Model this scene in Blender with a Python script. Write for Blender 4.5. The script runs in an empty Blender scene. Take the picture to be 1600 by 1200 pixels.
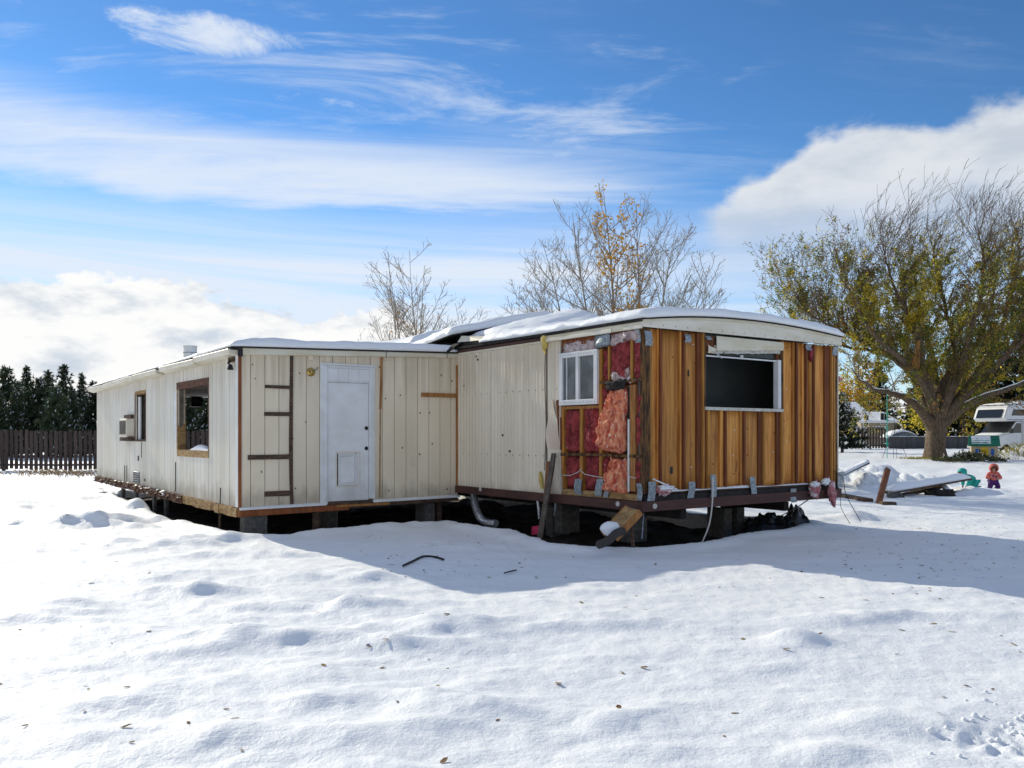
import bpy, bmesh, math, random
import numpy as np
from mathutils import Vector, Matrix

random.seed(7)
rad = math.radians
scene = bpy.context.scene
COL = scene.collection

# ------------------------------------------------------------------ camera
CAM_H = 1.65
FPX, CX, HY = 1350.0, 800.0, 680.0          # focal length, centre and horizon in photograph pixels
cam_data = bpy.data.cameras.new('camera')
cam = bpy.data.objects.new('camera', cam_data)
COL.objects.link(cam)
cam.location = (0, 0, CAM_H)
cam.rotation_euler = (rad(90), 0, 0)
cam_data.sensor_width = 36
cam_data.lens = 36 * FPX / 1600
cam_data.shift_y = (HY - 600) / 1600
cam_data.clip_start = 0.05
cam_data.clip_end = 5000
scene.camera = cam

# ------------------------------------------------------------------ light
SUN_EL = rad(25.2)
SUN_H = Vector((-0.624, 0.781, 0)).normalized()       # horizontal direction towards the sun
SUN_DIR = Vector((SUN_H.x * math.cos(SUN_EL), SUN_H.y * math.cos(SUN_EL), math.sin(SUN_EL)))
sun_data = bpy.data.lights.new('sun', 'SUN')
sun_data.energy = 2.0
sun_data.angle = rad(0.53)
sun_data.color = (1.0, 0.93, 0.76)
sun = bpy.data.objects.new('sun', sun_data)
COL.objects.link(sun)
sun.rotation_euler = SUN_DIR.to_track_quat('Z', 'Y').to_euler()
sun.location = (-30, 40, 30)

vs = scene.view_settings
vs.view_transform = 'Standard'
vs.look = 'None'
vs.gamma = 1
vs.use_curve_mapping = False
vs.exposure = 1.12


class S:
    """a shader socket with arithmetic"""
    def __init__(self, nt, sock):
        self.nt, self.s = nt, sock

    def _m(self, op, *o, clamp=False):
        n = self.nt.nodes.new('ShaderNodeMath')
        n.operation = op
        n.use_clamp = clamp
        for i, v in enumerate((self,) + o):
            if isinstance(v, S):
                self.nt.links.new(v.s, n.inputs[i])
            else:
                n.inputs[i].default_value = v
        return S(self.nt, n.outputs[0])

    def __add__(self, o): return self._m('ADD', o)
    __radd__ = __add__
    def __mul__(self, o): return self._m('MULTIPLY', o)
    __rmul__ = __mul__
    def __sub__(self, o): return self._m('SUBTRACT', o)
    def __rsub__(self, o): return (self * -1.0) + o
    def __truediv__(self, o): return self._m('DIVIDE', o)
    def max(self, o): return self._m('MAXIMUM', o)
    def min(self, o): return self._m('MINIMUM', o)
    def pow(self, o): return self._m('POWER', o)
    def clamp(self): return self._m('ADD', 0.0, clamp=True)
    def atan2(self, o): return self._m('ARCTAN2', o)

    def step(self, a, b, lo=0.0, hi=1.0):
        n = self.nt.nodes.new('ShaderNodeMapRange')
        n.interpolation_type = 'SMOOTHSTEP'
        self.nt.links.new(self.s, n.inputs['Value'])
        n.inputs['From Min'].default_value = a
        n.inputs['From Max'].default_value = b
        n.inputs['To Min'].default_value = lo
        n.inputs['To Max'].default_value = hi
        return S(self.nt, n.outputs['Result'])


def comb(nt, x, y, z):
    n = nt.nodes.new('ShaderNodeCombineXYZ')
    for i, v in enumerate((x, y, z)):
        if isinstance(v, S):
            nt.links.new(v.s, n.inputs[i])
        else:
            n.inputs[i].default_value = v
    return S(nt, n.outputs[0])


def noise(nt, vec, scale, detail=4, rough=0.55, dist=0.0):
    n = nt.nodes.new('ShaderNodeTexNoise')
    n.inputs['Scale'].default_value = scale
    n.inputs['Detail'].default_value = detail
    n.inputs['Roughness'].default_value = rough
    n.inputs['Distortion'].default_value = dist
    if vec is not None:
        nt.links.new(vec.s, n.inputs['Vector'])
    return S(nt, n.outputs[0])


def mixc(nt, f, a, b, mode='MIX'):
    n = nt.nodes.new('ShaderNodeMix')
    n.data_type = 'RGBA'
    n.blend_type = mode
    for i, v in ((0, f), (6, a), (7, b)):
        if isinstance(v, S):
            nt.links.new(v.s, n.inputs[i])
        elif i == 0:
            n.inputs[0].default_value = v
        else:
            n.inputs[i].default_value = (v[0], v[1], v[2], 1)
    return S(nt, n.outputs[2])


# ------------------------------------------------------------------ sky
world = bpy.data.worlds.new('World')
scene.world = world
world.use_nodes = True
nt = world.node_tree
nt.nodes.clear()
w_out = nt.nodes.new('ShaderNodeOutputWorld')
w_bg = nt.nodes.new('ShaderNodeBackground')
SKY_STRENGTH = 0.10
w_bg.inputs['Strength'].default_value = SKY_STRENGTH
nt.links.new(w_bg.outputs[0], w_out.inputs[0])
sky_tex = nt.nodes.new('ShaderNodeTexSky')
sky_tex.sky_type = 'NISHITA'
sky_tex.sun_disc = False
sky_tex.sun_elevation = SUN_EL
sky_tex.sun_rotation = math.atan2(SUN_H.x, SUN_H.y)
sky_tex.altitude = 1300
sky_tex.air_density = 1.0
sky_tex.dust_density = 0.05
sky_tex.ozone_density = 3.0
tc = nt.nodes.new('ShaderNodeTexCoord')
sp = nt.nodes.new('ShaderNodeSeparateXYZ')
nt.links.new(tc.outputs['Generated'], sp.inputs[0])
dx, dy, dz = (S(nt, sp.outputs[i]) for i in range(3))
hor = (dx * dx + dy * dy).pow(0.5)
az = dx.atan2(dy) * (180 / math.pi)           # degrees, clockwise from +Y
el = dz.atan2(hor) * (180 / math.pi)
# planar projection for the high thin cloud
den = dz.max(0.0) + 0.07
px_, py_ = dx / den, dy / den
pv = comb(nt, px_ * 0.34 + py_ * 0.05, py_ * 1.05 - px_ * 0.05, 3.7)
wisp = noise(nt, pv, 1.15, 9, 0.62, 0.55)
broad = noise(nt, comb(nt, px_ * 0.20, py_ * 0.42, 9.1), 1.0, 3, 0.5, 0.4)
# where the thin cloud lies: a thick band above the left horizon, streaks below it, wisps higher up
fibre = noise(nt, comb(nt, px_ * 0.55 + py_ * 0.1, py_ * 2.6 - px_ * 0.25, 5.2), 1.3, 9, 0.66, 0.9)
elw = el + (broad - 0.5) * 11.0 + (wisp - 0.5) * 5.0 + az * 0.05
band = elw.step(12.6, 15.6) * elw.step(21.5, 17.0) * az.step(15.0, -4.0)
veil = el.step(16.5, 9.5) * (1.0 - az.step(-4.0, 22.0) * 0.42)
high = el.step(25.0, 42.0) * noise(nt, comb(nt, px_ * 0.30, py_ * 0.45, 12.4), 1.0, 5, 0.6, 0.6).step(0.30, 0.62)  # unseen cloud overhead, added as white fill for the shaded snow and walls
gain = 0.24 - az.step(2.0, 24.0) * 0.10
cir = (wisp * 0.72 + fibre * 0.42 + band * 0.30 + broad * gain - 0.21).step(0.45, 0.84) * (0.60 + band * 0.30)
wis2 = noise(nt, comb(nt, px_ * 0.80 + py_ * 0.25, py_ * 1.9 - px_ * 0.22, 14.3), 1.5, 10, 0.66, 0.55)
patch = noise(nt, comb(nt, px_ * 0.55, py_ * 0.80, 2.9), 1.0, 2, 0.5)
cir = cir.max((wis2 + patch * 0.5 - 0.25).step(0.56, 0.80) * 0.55 * (1.0 - az.step(6.0, 26.0) * 0.45) * el.step(12.0, 17.0))
streak = noise(nt, comb(nt, az * 0.010, el * 0.20 + az * 0.006, 1.0), 3.0, 7, 0.62, 0.5)
veil_d = (veil * (0.88 + (streak - 0.5) * 2.2)).clamp() * 0.93
puffs = noise(nt, comb(nt, az * 0.075, el * 0.20, 6.3), 1.6, 9, 0.66, 0.5)
pmask = az.step(-34.0, -27.0) * az.step(-4.0, -12.0) * el.step(18.5, 21.0) * el.step(27.5, 25.0)
blob = (1.0 - ((az + 19.8) / 5.6).pow(2.0) - ((el - 23.5) / 1.45).pow(2.0)).max(-0.5)
puff = (puffs * 1.35 + blob * 0.40 - 0.02).step(0.60, 0.92) * pmask * 0.88
thin = cir.max(veil_d).max(puff).max(high * 0.52)
# cumulus: a bank along the horizon and one cloud climbing to the right
lump = noise(nt, comb(nt, az * 0.05, el * 0.085, 2.0), 2.0, 8, 0.55, 0.15)
lump2 = noise(nt, comb(nt, az * 0.05, el * 0.085, 7.7), 6.5, 7, 0.6)
bank_top = 9.6 + az.step(-31.0, -12.0) * -1.7 + az.step(-9.0, -1.0) * -5.5 + az.step(60.0, 120.0) * 9.0 + az.step(-60.0, -120.0) * 6.8  # bank also raised behind the camera, out of view, to brighten the shaded walls
bank = ((bank_top - el) * 0.30 + (lump - 0.5) * 1.7 + (lump2 - 0.5) * 1.2).step(-0.02, 0.12)
r_top = (14.6 + (az - 13.0).max(0.0) * 0.62).min(18.6)
r_bot = (el + (lump - 0.5) * 3.0).step(8.5, 16.0)
rightc = ((r_top - el) * 0.36 + (lump - 0.5) * 2.4 + (lump2 - 0.5) * 0.7).step(-0.08, 0.38) * r_bot * ((az + (lump - 0.5) * 6.0).step(12.0, 14.0)) * az.step(75.0, 50.0) * 0.94
shade_l = noise(nt, comb(nt, az * 0.05, el * 0.12, 4.4), 3.0, 7, 0.58)
bank_col = mixc(nt, shade_l.step(0.34, 0.54), (0.62, 0.69, 0.78), (1.0, 1.0, 0.99))
right_col = mixc(nt, shade_l.step(0.30, 0.62), (0.66, 0.72, 0.80), (0.88, 0.905, 0.94))
K = 4.15                                                   # cloud radiance before the background strength
gm = nt.nodes.new('ShaderNodeGamma')
gm.inputs[1].default_value = 1.25
nt.links.new(sky_tex.outputs[0], gm.inputs[0])
sky_c = mixc(nt, 1.0, S(nt, gm.outputs[0]), (0.285, 0.385, 0.415), 'MULTIPLY')
scale_c = lambda c, k: mixc(nt, 1.0, c, (k, k, k), 'MULTIPLY')
c1 = mixc(nt, thin, sky_c, scale_c(mixc(nt, 0.0, (0.87, 0.945, 1.05), (1, 1, 1)), K))
c2 = mixc(nt, rightc, c1, scale_c(right_col, K))
c3 = mixc(nt, bank, c2, scale_c(bank_col, K * 1.10))
nt.links.new(c3.s, w_bg.inputs['Color'])

# ------------------------------------------------------------------ helpers
E1 = Vector((math.sin(rad(54.6)), math.cos(rad(54.6)), 0))       # across the homes
E2 = Vector((-E1.y, E1.x, 0))                                    # along the homes, away from the camera
ROT = math.atan2(E1.y, E1.x)


def ray(px, py):
    return (px - CX) / FPX, (HY - py) / FPX


def at(px, py, Y):
    k, m = ray(px, py)
    return Vector((k * Y, Y, CAM_H + m * Y))


def on_ground(px, py, z=0.0):
    k, m = ray(px, py)
    Y = (z - CAM_H) / m
    return Vector((k * Y, Y, z))


class Frame:
    """local frame of one home: x across, y back, z up"""
    def __init__(self, o):
        self.o = Vector(o)

    def front(self, px, py, y=0.0):                # on the plane local y = const
        k, m = ray(px, py)
        o = self.o + E2 * y
        t = (k * o.y - o.x) / (E1.x - k * E1.y)
        Y = o.y + t * E1.y
        return t, CAM_H + m * Y

    def side(self, px, py, x=0.0):                 # on the plane local x = const
        k, m = ray(px, py)
        o = self.o + E1 * x
        t = (k * o.y - o.x) / (E2.x - k * E2.y)
        Y = o.y + t * E2.y
        return t, CAM_H + m * Y


class MB:
    def __init__(self):
        self.v, self.f, self.m = [], [], []

    def add(self, vs_, fs, mi=0):
        o = len(self.v)
        self.v += [tuple(p) for p in vs_]
        self.f += [tuple(i + o for i in q) for q in fs]
        self.m += [mi] * len(fs)
        return self

    BF = [(0, 3, 2, 1), (4, 5, 6, 7), (0, 1, 5, 4), (1, 2, 6, 5), (2, 3, 7, 6), (3, 0, 4, 7)]

    def box(self, x0, x1, y0, y1, z0, z1, mi=0, j=0.0):
        r = lambda: random.uniform(-j, j) if j else 0.0
        P = [(x0, y0, z0), (x1, y0, z0), (x1, y1, z0), (x0, y1, z0), (x0, y0, z1), (x1, y0, z1), (x1, y1, z1), (x0, y1, z1)]
        return self.add([(a + r(), b + r(), c + r()) for a, b, c in P], self.BF, mi)

    def hexa(self, P, mi=0):
        return self.add(P, self.BF, mi)

    def bar(self, a, b, w, h, up=(0, 0, 1), mi=0):
        a, b = Vector(a), Vector(b)
        d = (b - a).normalized()
        u = Vector(up)
        s = d.cross(u)
        if s.length < 1e-4:
            s = d.cross(Vector((1, 0, 0)))
        s.normalize()
        t = s.cross(d).normalized()
        s, t = s * w / 2, t * h / 2
        return self.hexa([a - s - t, a + s - t, b + s - t, b - s - t, a - s + t, a + s + t, b + s + t, b - s + t], mi)

    def tube(self, pts, r, n=6, mi=0, cap=True):
        pts = [Vector(p) for p in pts]
        if not hasattr(r, '__len__'):
            r = [r] * len(pts)
        d0 = (pts[-1] - pts[0])
        ref = Vector((1, 0, 0)) if abs(d0.normalized().x) < 0.8 else Vector((0, 1, 0))
        vs_, fs = [], []
        for i, p in enumerate(pts):
            d = pts[min(i + 1, len(pts) - 1)] - pts[max(i - 1, 0)]
            if d.length < 1e-9:
                d = d0
            d.normalize()
            s = d.cross(ref)
            if s.length < 1e-3:
                s = d.cross(Vector((0, 0, 1)))
            s.normalize()
            t = s.cross(d)
            for k in range(n):
                a = 2 * math.pi * k / n
                vs_.append(p + (s * math.cos(a) + t * math.sin(a)) * r[i])
        for i in range(len(pts) - 1):
            for k in range(n):
                a, b = i * n + k, i * n + (k + 1) % n
                fs.append((a, b, b + n, a + n))
        if cap:
            fs.append(tuple(range(n)))
            fs.append(tuple(range((len(pts) - 1) * n, len(pts) * n))[::-1])
        return self.add(vs_, fs, mi)

    def lathe(self, prof, o=(0, 0, 0), n=12, axis='z', mi=0):
        vs_, fs = [], []
        for r, h in prof:
            for k in range(n):
                a = 2 * math.pi * k / n
                c, s = r * math.cos(a), r * math.sin(a)
                p = {'z': (c, s, h), 'y': (c, h, s), 'x': (h, c, s)}[axis]
                vs_.append((p[0] + o[0], p[1] + o[1], p[2] + o[2]))
        for i in range(len(prof) - 1):
            for k in range(n):
                a, b = i * n + k, i * n + (k + 1) % n
                fs.append((a, b, b + n, a + n))
        fs.append(tuple(range(n)))
        fs.append(tuple(range((len(prof) - 1) * n, len(prof) * n)))
        return self.add(vs_, fs, mi)

    def sheet(self, nx, ny, top, bot=None, mi=0):
        """closed slab between two height functions of (s, t) in 0..1, each returning a point"""
        vs_, fs = [], []
        for j in range(ny + 1):
            for i in range(nx + 1):
                vs_.append(top(i / nx, j / ny))
        N = (nx + 1) * (ny + 1)
        idx = lambda i, j: j * (nx + 1) + i
        for j in range(ny):
            for i in range(nx):
                fs.append((idx(i, j), idx(i + 1, j), idx(i + 1, j + 1), idx(i, j + 1)))
        if bot:
            for j in range(ny + 1):
                for i in range(nx + 1):
                    vs_.append(bot(i / nx, j / ny))
            for j in range(ny):
                for i in range(nx):
                    fs.append(tuple(N + q for q in (idx(i, j), idx(i, j + 1), idx(i + 1, j + 1), idx(i + 1, j))))
            ring = [idx(i, 0) for i in range(nx)] + [idx(nx, j) for j in range(ny)] + [idx(i, ny) for i in range(nx, 0, -1)] + [idx(0, j) for j in range(ny, 0, -1)]
            for k in range(len(ring)):
                a, b = ring[k], ring[(k + 1) % len(ring)]
                fs.append((a, a + N, b + N, b))
        return self.add(vs_, fs, mi)

    def mesh(self, name, mats, smooth=False):
        me = bpy.data.meshes.new(name)
        me.from_pydata(self.v, [], self.f)
        if not isinstance(mats, (list, tuple)):
            mats = [mats]
        for m in mats:
            me.materials.append(m)
        if len(mats) > 1:
            me.polygons.foreach_set('material_index', self.m)
        if smooth:
            me.polygons.foreach_set('use_smooth', [True] * len(me.polygons))
        me.update()
        return me

    def build(self, name, mats, parent=None, smooth=False, bevel=0.0, loc=None):
        o = bpy.data.objects.new(name, self.mesh(name, mats, smooth))
        COL.objects.link(o)
        if parent is not None:
            o.parent = parent
        if loc is not None:
            o.location = loc
        if bevel:
            b = o.modifiers.new('bevel', 'BEVEL')
            b.width = bevel
            b.segments = 1
            b.limit_method = 'ANGLE'
        return o


def tag(o, label=None, cat=None, group=None, kind=None):
    if label: o['label'] = label
    if cat: o['category'] = cat
    if group: o['group'] = group
    if kind: o['kind'] = kind
    return o


def thing(name, label, cat, loc=(0, 0, 0), rz=0.0, group=None):
    o = bpy.data.objects.new(name, None)
    COL.objects.link(o)
    o.location = loc
    o.rotation_euler = (0, 0, rz)
    o.empty_display_size = 0.2
    return tag(o, label, cat, group)


def dup(src, parent=None):
    c = src.copy()
    COL.objects.link(c)
    if parent is not None:
        c.parent = parent
    for ch in list(src.children):
        dup(ch, c)
    return c


# ------------------------------------------------------------------ materials
MATS = {}


def mat(name, col, col2=None, scale=4.0, stretch=(1, 1, 1), lo=0.35, hi=0.65, rough=0.75, spec=0.3, metal=0.0,
        bump=0.0, bscale=40.0, bstretch=None, col3=None, s3=9.0, lo3=0.62, hi3=0.72, st3=None, detail=6,
        trans=0.0, rand=0.0, grime=None, gtop=None):
    m = bpy.data.materials.new(name)
    m.use_nodes = True
    t = m.node_tree
    b = t.nodes['Principled BSDF']
    b.inputs['Roughness'].default_value = rough
    b.inputs['Specular IOR Level'].default_value = spec
    b.inputs['Metallic'].default_value = metal
    tcn = t.nodes.new('ShaderNodeTexCoord')

    def vec(st):
        mp = t.nodes.new('ShaderNodeMapping')
        mp.inputs['Scale'].default_value = st
        t.links.new(tcn.outputs['Object'], mp.inputs[0])
        return S(t, mp.outputs[0])
    c = None
    if col2:
        f = noise(t, vec(stretch), scale, detail, 0.6).step(lo, hi)
        c = mixc(t, f, col, col2)
    if col3:
        f = noise(t, vec(st3 or stretch), s3, detail, 0.62).step(lo3, hi3)
        c = mixc(t, f, c if c else col, col3)
    if grime:                                    # splashed dirt at the foot, runs below the eaves
        sx = t.nodes.new('ShaderNodeSeparateXYZ')
        t.links.new(tcn.outputs['Object'], sx.inputs[0])
        zz = S(t, sx.outputs[2])
        f = (zz.step(grime[0], grime[1], 1.0, 0.0) * 0.55 + noise(t, vec((1, 1, .5)), 3.2, 7, .65) * 0.9).step(.66, 1.12) * .65
        c = mixc(t, f, c if c else col, grime[2])
        if gtop:
            f = (zz.step(gtop[0], gtop[1]) * 0.5 + noise(t, vec((7, 7, .22)), 1.6, 6, .6) * 0.9).step(.70, 1.05) * .35
            c = mixc(t, f, c, gtop[2])
    if rand:
        oi = t.nodes.new('ShaderNodeObjectInfo')
        k = S(t, oi.outputs['Random']) * (2 * rand) + (1 - rand)
        c = mixc(t, 1.0, c if c else col, comb(t, k, k, k), 'MULTIPLY')
    if c:
        t.links.new(c.s, b.inputs['Base Color'])
    else:
        b.inputs['Base Color'].default_value = (*col, 1)
    if bump:
        bn = t.nodes.new('ShaderNodeBump')
        bn.inputs['Strength'].default_value = bump
        bn.inputs['Distance'].default_value = 0.02
        nn = noise(t, vec(bstretch or stretch), bscale, 5, 0.6)
        t.links.new(nn.s, bn.inputs['Height'])
        t.links.new(bn.outputs[0], b.inputs['Normal'])
    if trans:
        tr = t.nodes.new('ShaderNodeBsdfTranslucent')
        mx = t.nodes.new('ShaderNodeMixShader')
        mx.inputs[0].default_value = trans
        if c:
            t.links.new(c.s, tr.inputs['Color'])
        else:
            tr.inputs['Color'].default_value = (*col, 1)
        t.links.new(b.outputs[0], mx.inputs[1])
        t.links.new(tr.outputs[0], mx.inputs[2])
        t.links.new(mx.outputs[0], t.nodes['Material Output'].inputs[0])
    MATS[name] = m
    return m


def snow_mat(name, s1=1.0):
    m = mat(name, (0.84, 0.86, 0.89), (0.88, 0.895, 0.91), 0.8, rough=0.62, spec=0.25)
    t = m.node_tree
    tcn = t.nodes.new('ShaderNodeTexCoord')
    v = S(t, tcn.outputs['Object'])
    h = noise(t, v, 3.6, 3, 0.6) * 0.80 + noise(t, v, 10.0, 4, 0.65) * 0.60 + noise(t, v, 42.0, 3, 0.65) * 0.22 + noise(t, v, 170.0, 2, 0.6) * 0.10
    bn = t.nodes.new('ShaderNodeBump')
    bn.inputs['Strength'].default_value = 0.46 * s1
    bn.inputs['Distance'].default_value = 0.05
    t.links.new(h.s, bn.inputs['Height'])
    t.links.new(bn.outputs[0], t.nodes['Principled BSDF'].inputs['Normal'])
    return m


SNOW = snow_mat('snow')
RSNOW = snow_mat('roof_snow', 0.8)
DIRT = mat('dirt', (0.022, 0.016, 0.012), (0.050, 0.037, 0.027), 6, rough=0.95, bump=0.9, bscale=14)
CREAM = mat('cream_siding', (0.86, 0.745, 0.56), (0.77, 0.66, 0.48), 1.1, (1, 1, 0.35), rough=0.62, bump=0.12, bscale=90,
            bstretch=(1, 1, 0.15), col3=(0.36, 0.29, 0.20), s3=13, lo3=0.70, hi3=0.80, rand=0.05, grime=(.45, 1.1, (0.30, 0.24, 0.17)), gtop=(1.6, 3.1, (0.34, 0.24, 0.14)))
PALE = mat('pale_siding', (0.78, 0.75, 0.67), (0.68, 0.64, 0.54), 0.9, (1, 1, 0.30), rough=0.6, bump=0.12, bscale=90,
           bstretch=(1, 1, 0.15), col3=(0.46, 0.38, 0.27), s3=5, lo3=0.66, hi3=0.84, st3=(1.6, 1.6, 0.16), rand=0.05, grime=(.45, 1.1, (0.30, 0.24, 0.17)), gtop=(1.6, 3.1, (0.34, 0.24, 0.14)))
METSIDE = mat('ribbed_metal_siding', (0.81, 0.72, 0.57), (0.73, 0.64, 0.49), 1.4, (1, 1, 0.3), rough=0.45, spec=0.4,
              col3=(0.42, 0.36, 0.28), s3=11, lo3=0.70, hi3=0.80, grime=(.45, 1.1, (0.30, 0.24, 0.17)), gtop=(1.6, 3.1, (0.34, 0.24, 0.14)))
TRIMW = mat('white_trim', (0.78, 0.78, 0.77), (0.68, 0.68, 0.66), 3, rough=0.5, col3=(0.40, 0.36, 0.30), s3=22, lo3=0.69, hi3=0.74, st3=(1, 1, 1))
FASCIA = mat('cream_fascia', (0.72, 0.67, 0.53), (0.62, 0.55, 0.38), 2.2, (0.6, 0.6, 2), rough=0.5, col3=(0.40, 0.27, 0.10), s3=7, lo3=0.68, hi3=0.80)
FASCIAW = mat('pale_fascia', (0.78, 0.73, 0.62), (0.68, 0.62, 0.48), 2.2, (0.6, 0.6, 2), rough=0.5, col3=(0.35, 0.28, 0.2), s3=14, lo3=0.70, hi3=0.78)
DOORW = mat('door_paint', (0.81, 0.81, 0.80), (0.74, 0.73, 0.71), 3, rough=0.42, col3=(0.50, 0.47, 0.43), s3=18, lo3=0.68, hi3=0.78, grime=(.45, 1.2, (0.50, 0.47, 0.43)))
CORE = mat('wall_core', (0.20, 0.17, 0.13), (0.13, 0.10, 0.08), 5)
DARKGAP = mat('tar_paper', (0.018, 0.017, 0.017), (0.035, 0.03, 0.028), 9, rough=0.9, bump=0.4, bscale=20)
INNER = mat('interior_panel', (0.72, 0.71, 0.68), (0.62, 0.61, 0.57), 2)
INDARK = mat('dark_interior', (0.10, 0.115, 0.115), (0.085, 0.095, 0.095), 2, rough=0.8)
BROWNRIM = mat('brown_rim_paint', (0.095, 0.042, 0.034), (0.065, 0.03, 0.025), 3, (0.5, 0.5, 2), rough=0.7, bump=0.3, bscale=30, col3=(0.24, 0.17, 0.13), s3=8, lo3=0.68, hi3=0.76)
RUSTRIM = mat('rotten_rim', (0.16, 0.075, 0.045), (0.09, 0.045, 0.03), 5, (1, 1, 3), rough=0.9, bump=0.9, bscale=22, col3=(0.40, 0.34, 0.28), s3=13, lo3=0.66, hi3=0.74, st3=(1, 1, 2.5))
YELLOWROT = mat('yellow_rotten_wood', (0.46, 0.30, 0.13), (0.26, 0.15, 0.065), 6, (1, 1, 3), rough=0.9, bump=0.8, bscale=25, col3=(0.62, 0.56, 0.46), s3=12, lo3=0.62, hi3=0.72)
RUSTTRIM = mat('rust_orange_wood', (0.30, 0.10, 0.035), (0.19, 0.06, 0.022), 4, (3, 3, 0.4), rough=0.8, bump=0.3, bscale=50)
ORWOOD = mat('orange_pine', (0.42, 0.20, 0.065), (0.28, 0.115, 0.035), 5, (3, 3, 0.5), rough=0.75, bump=0.3, bscale=45, col3=(0.10, 0.05, 0.03), s3=9, lo3=0.70, hi3=0.78)
DKWOOD = mat('dark_weathered_wood', (0.055, 0.038, 0.030), (0.14, 0.085, 0.055), 9, (1, 1, 5), rough=0.9, bump=0.6, bscale=35, col3=(0.25, 0.22, 0.2), s3=15, lo3=0.66, hi3=0.74)
GREYWOOD = mat('grey_weathered_wood', (0.17, 0.14, 0.115), (0.09, 0.07, 0.055), 7, (4, 4, 0.6), rough=0.9, bump=0.6, bscale=35, rand=0.2)
FENCEWOOD = mat('dark_fence_wood', (0.060, 0.042, 0.036), (0.10, 0.072, 0.060), 5, (4, 4, 0.5), rough=0.9, bump=0.4, bscale=30, rand=0.3)
BRWOOD = mat('red_brown_plank', (0.27, 0.105, 0.05), (0.15, 0.06, 0.03), 6, (2, 2, 2), rough=0.85, bump=0.5, bscale=30)
PLY = mat('orange_plywood', (0.72, 0.335, 0.075), (0.44, 0.165, 0.035), 2.4, (6, 6, 0.35), 0.34, 0.64, rough=0.6, bump=0.25, bscale=60, bstretch=(5, 5, 0.3),
          col3=(0.17, 0.06, 0.022), s3=3.2, lo3=0.56, hi3=0.78, st3=(3.4, 3.4, 0.7), rand=0.30, detail=8)
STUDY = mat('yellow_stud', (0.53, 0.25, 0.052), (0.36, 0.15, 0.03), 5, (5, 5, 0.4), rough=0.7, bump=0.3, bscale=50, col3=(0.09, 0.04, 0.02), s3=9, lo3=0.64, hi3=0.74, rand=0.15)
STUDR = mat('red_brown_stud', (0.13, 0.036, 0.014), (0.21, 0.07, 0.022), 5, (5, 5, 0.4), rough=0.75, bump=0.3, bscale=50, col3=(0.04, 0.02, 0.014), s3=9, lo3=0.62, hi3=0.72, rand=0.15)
STUDK = mat('charred_stud', (0.035, 0.022, 0.016), (0.20, 0.10, 0.035), 6, (3, 3, 0.6), rough=0.9, bump=0.6, bscale=30)
PINK = mat('red_pink_insulation', (0.34, 0.055, 0.055), (0.14, 0.018, 0.022), 8, rough=0.95, bump=1.0, bscale=30, col3=(0.62, 0.28, 0.24), s3=14, lo3=0.62, hi3=0.74)
PEACH_LIT = mat('sunlit_peach_insulation', (0.86, 0.33, 0.17), (0.46, 0.075, 0.045), 15, (1, 1, 0.30), rough=0.95, bump=1.0, bscale=26, col3=(0.92, 0.66, 0.48), s3=20, lo3=0.52, hi3=0.68, st3=(1.5, 1.5, 0.4))  # pink insulation with bright sunlit orange and pale highlights put in the colour
FILM = mat('torn_plastic_film', (0.30, 0.20, 0.19), (0.55, 0.45, 0.43), 9, (1, 1, 1), rough=0.18, spec=0.7, bump=1.0, bscale=11, col3=(0.13, 0.05, 0.04), s3=6, lo3=0.52, hi3=0.62)
GALV = mat('galvanised_strap', (0.36, 0.40, 0.43), (0.17, 0.20, 0.22), 26, rough=0.5, metal=0.5, spec=0.5, bump=0.3, bscale=60)
ALU = mat('aluminium', (0.62, 0.63, 0.64), (0.48, 0.49, 0.5), 9, rough=0.35, metal=0.8, spec=0.5)
DUCT = mat('foil_duct', (0.60, 0.61, 0.63), (0.38, 0.39, 0.41), 20, rough=0.35, metal=0.75, spec=0.5, bump=0.5, bscale=30)
GLASS = mat('dusty_window_glass', (0.10, 0.11, 0.115), (0.17, 0.18, 0.18), 3.5, rough=0.14, spec=0.6, col3=(0.34, 0.35, 0.35), s3=40, lo3=0.70, hi3=0.76)
BLACK = mat('black_plastic', (0.012, 0.013, 0.014), (0.02, 0.02, 0.022), 5, rough=0.5)
BLACKBAG = mat('black_sheeting', (0.010, 0.011, 0.012), (0.022, 0.023, 0.024), 6, rough=0.35, spec=0.45, bump=0.7, bscale=7)
BRASS = mat('brass', (0.60, 0.42, 0.14), (0.45, 0.30, 0.09), 9, rough=0.25, metal=0.9, spec=0.5)
BLOCK = mat('concrete_block', (0.13, 0.127, 0.122), (0.08, 0.078, 0.073), 12, rough=0.95, bump=0.6, bscale=55, rand=0.15)
WIRE = mat('pale_wire', (0.62, 0.60, 0.55), rough=0.6)
WIREDK = mat('dark_wire', (0.05, 0.045, 0.04), rough=0.7)
YROPE = mat('yellow_foam', (0.66, 0.52, 0.16), (0.50, 0.37, 0.10), 12, rough=0.9, bump=0.8, bscale=25)
BUTTON = mat('pale_badge', (0.62, 0.60, 0.56), (0.40, 0.36, 0.32), 25, rough=0.7)
ROTWHITE = mat('rotted_white_panel', (0.66, 0.64, 0.58), (0.50, 0.47, 0.40), 9, rough=0.8, bump=0.7, bscale=22, col3=(0.045, 0.03, 0.022), s3=11, lo3=0.62, hi3=0.66)
REDFILM = mat('bright_red_plastic', (0.50, 0.03, 0.09), rough=0.5)

PALEPINK = mat('weathered_pink_insulation', (0.55, 0.25, 0.25), (0.38, 0.12, 0.13), 11, rough=0.95, bump=1.0, bscale=30, col3=(0.75, 0.68, 0.68), s3=9, lo3=0.50, hi3=0.62)

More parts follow.
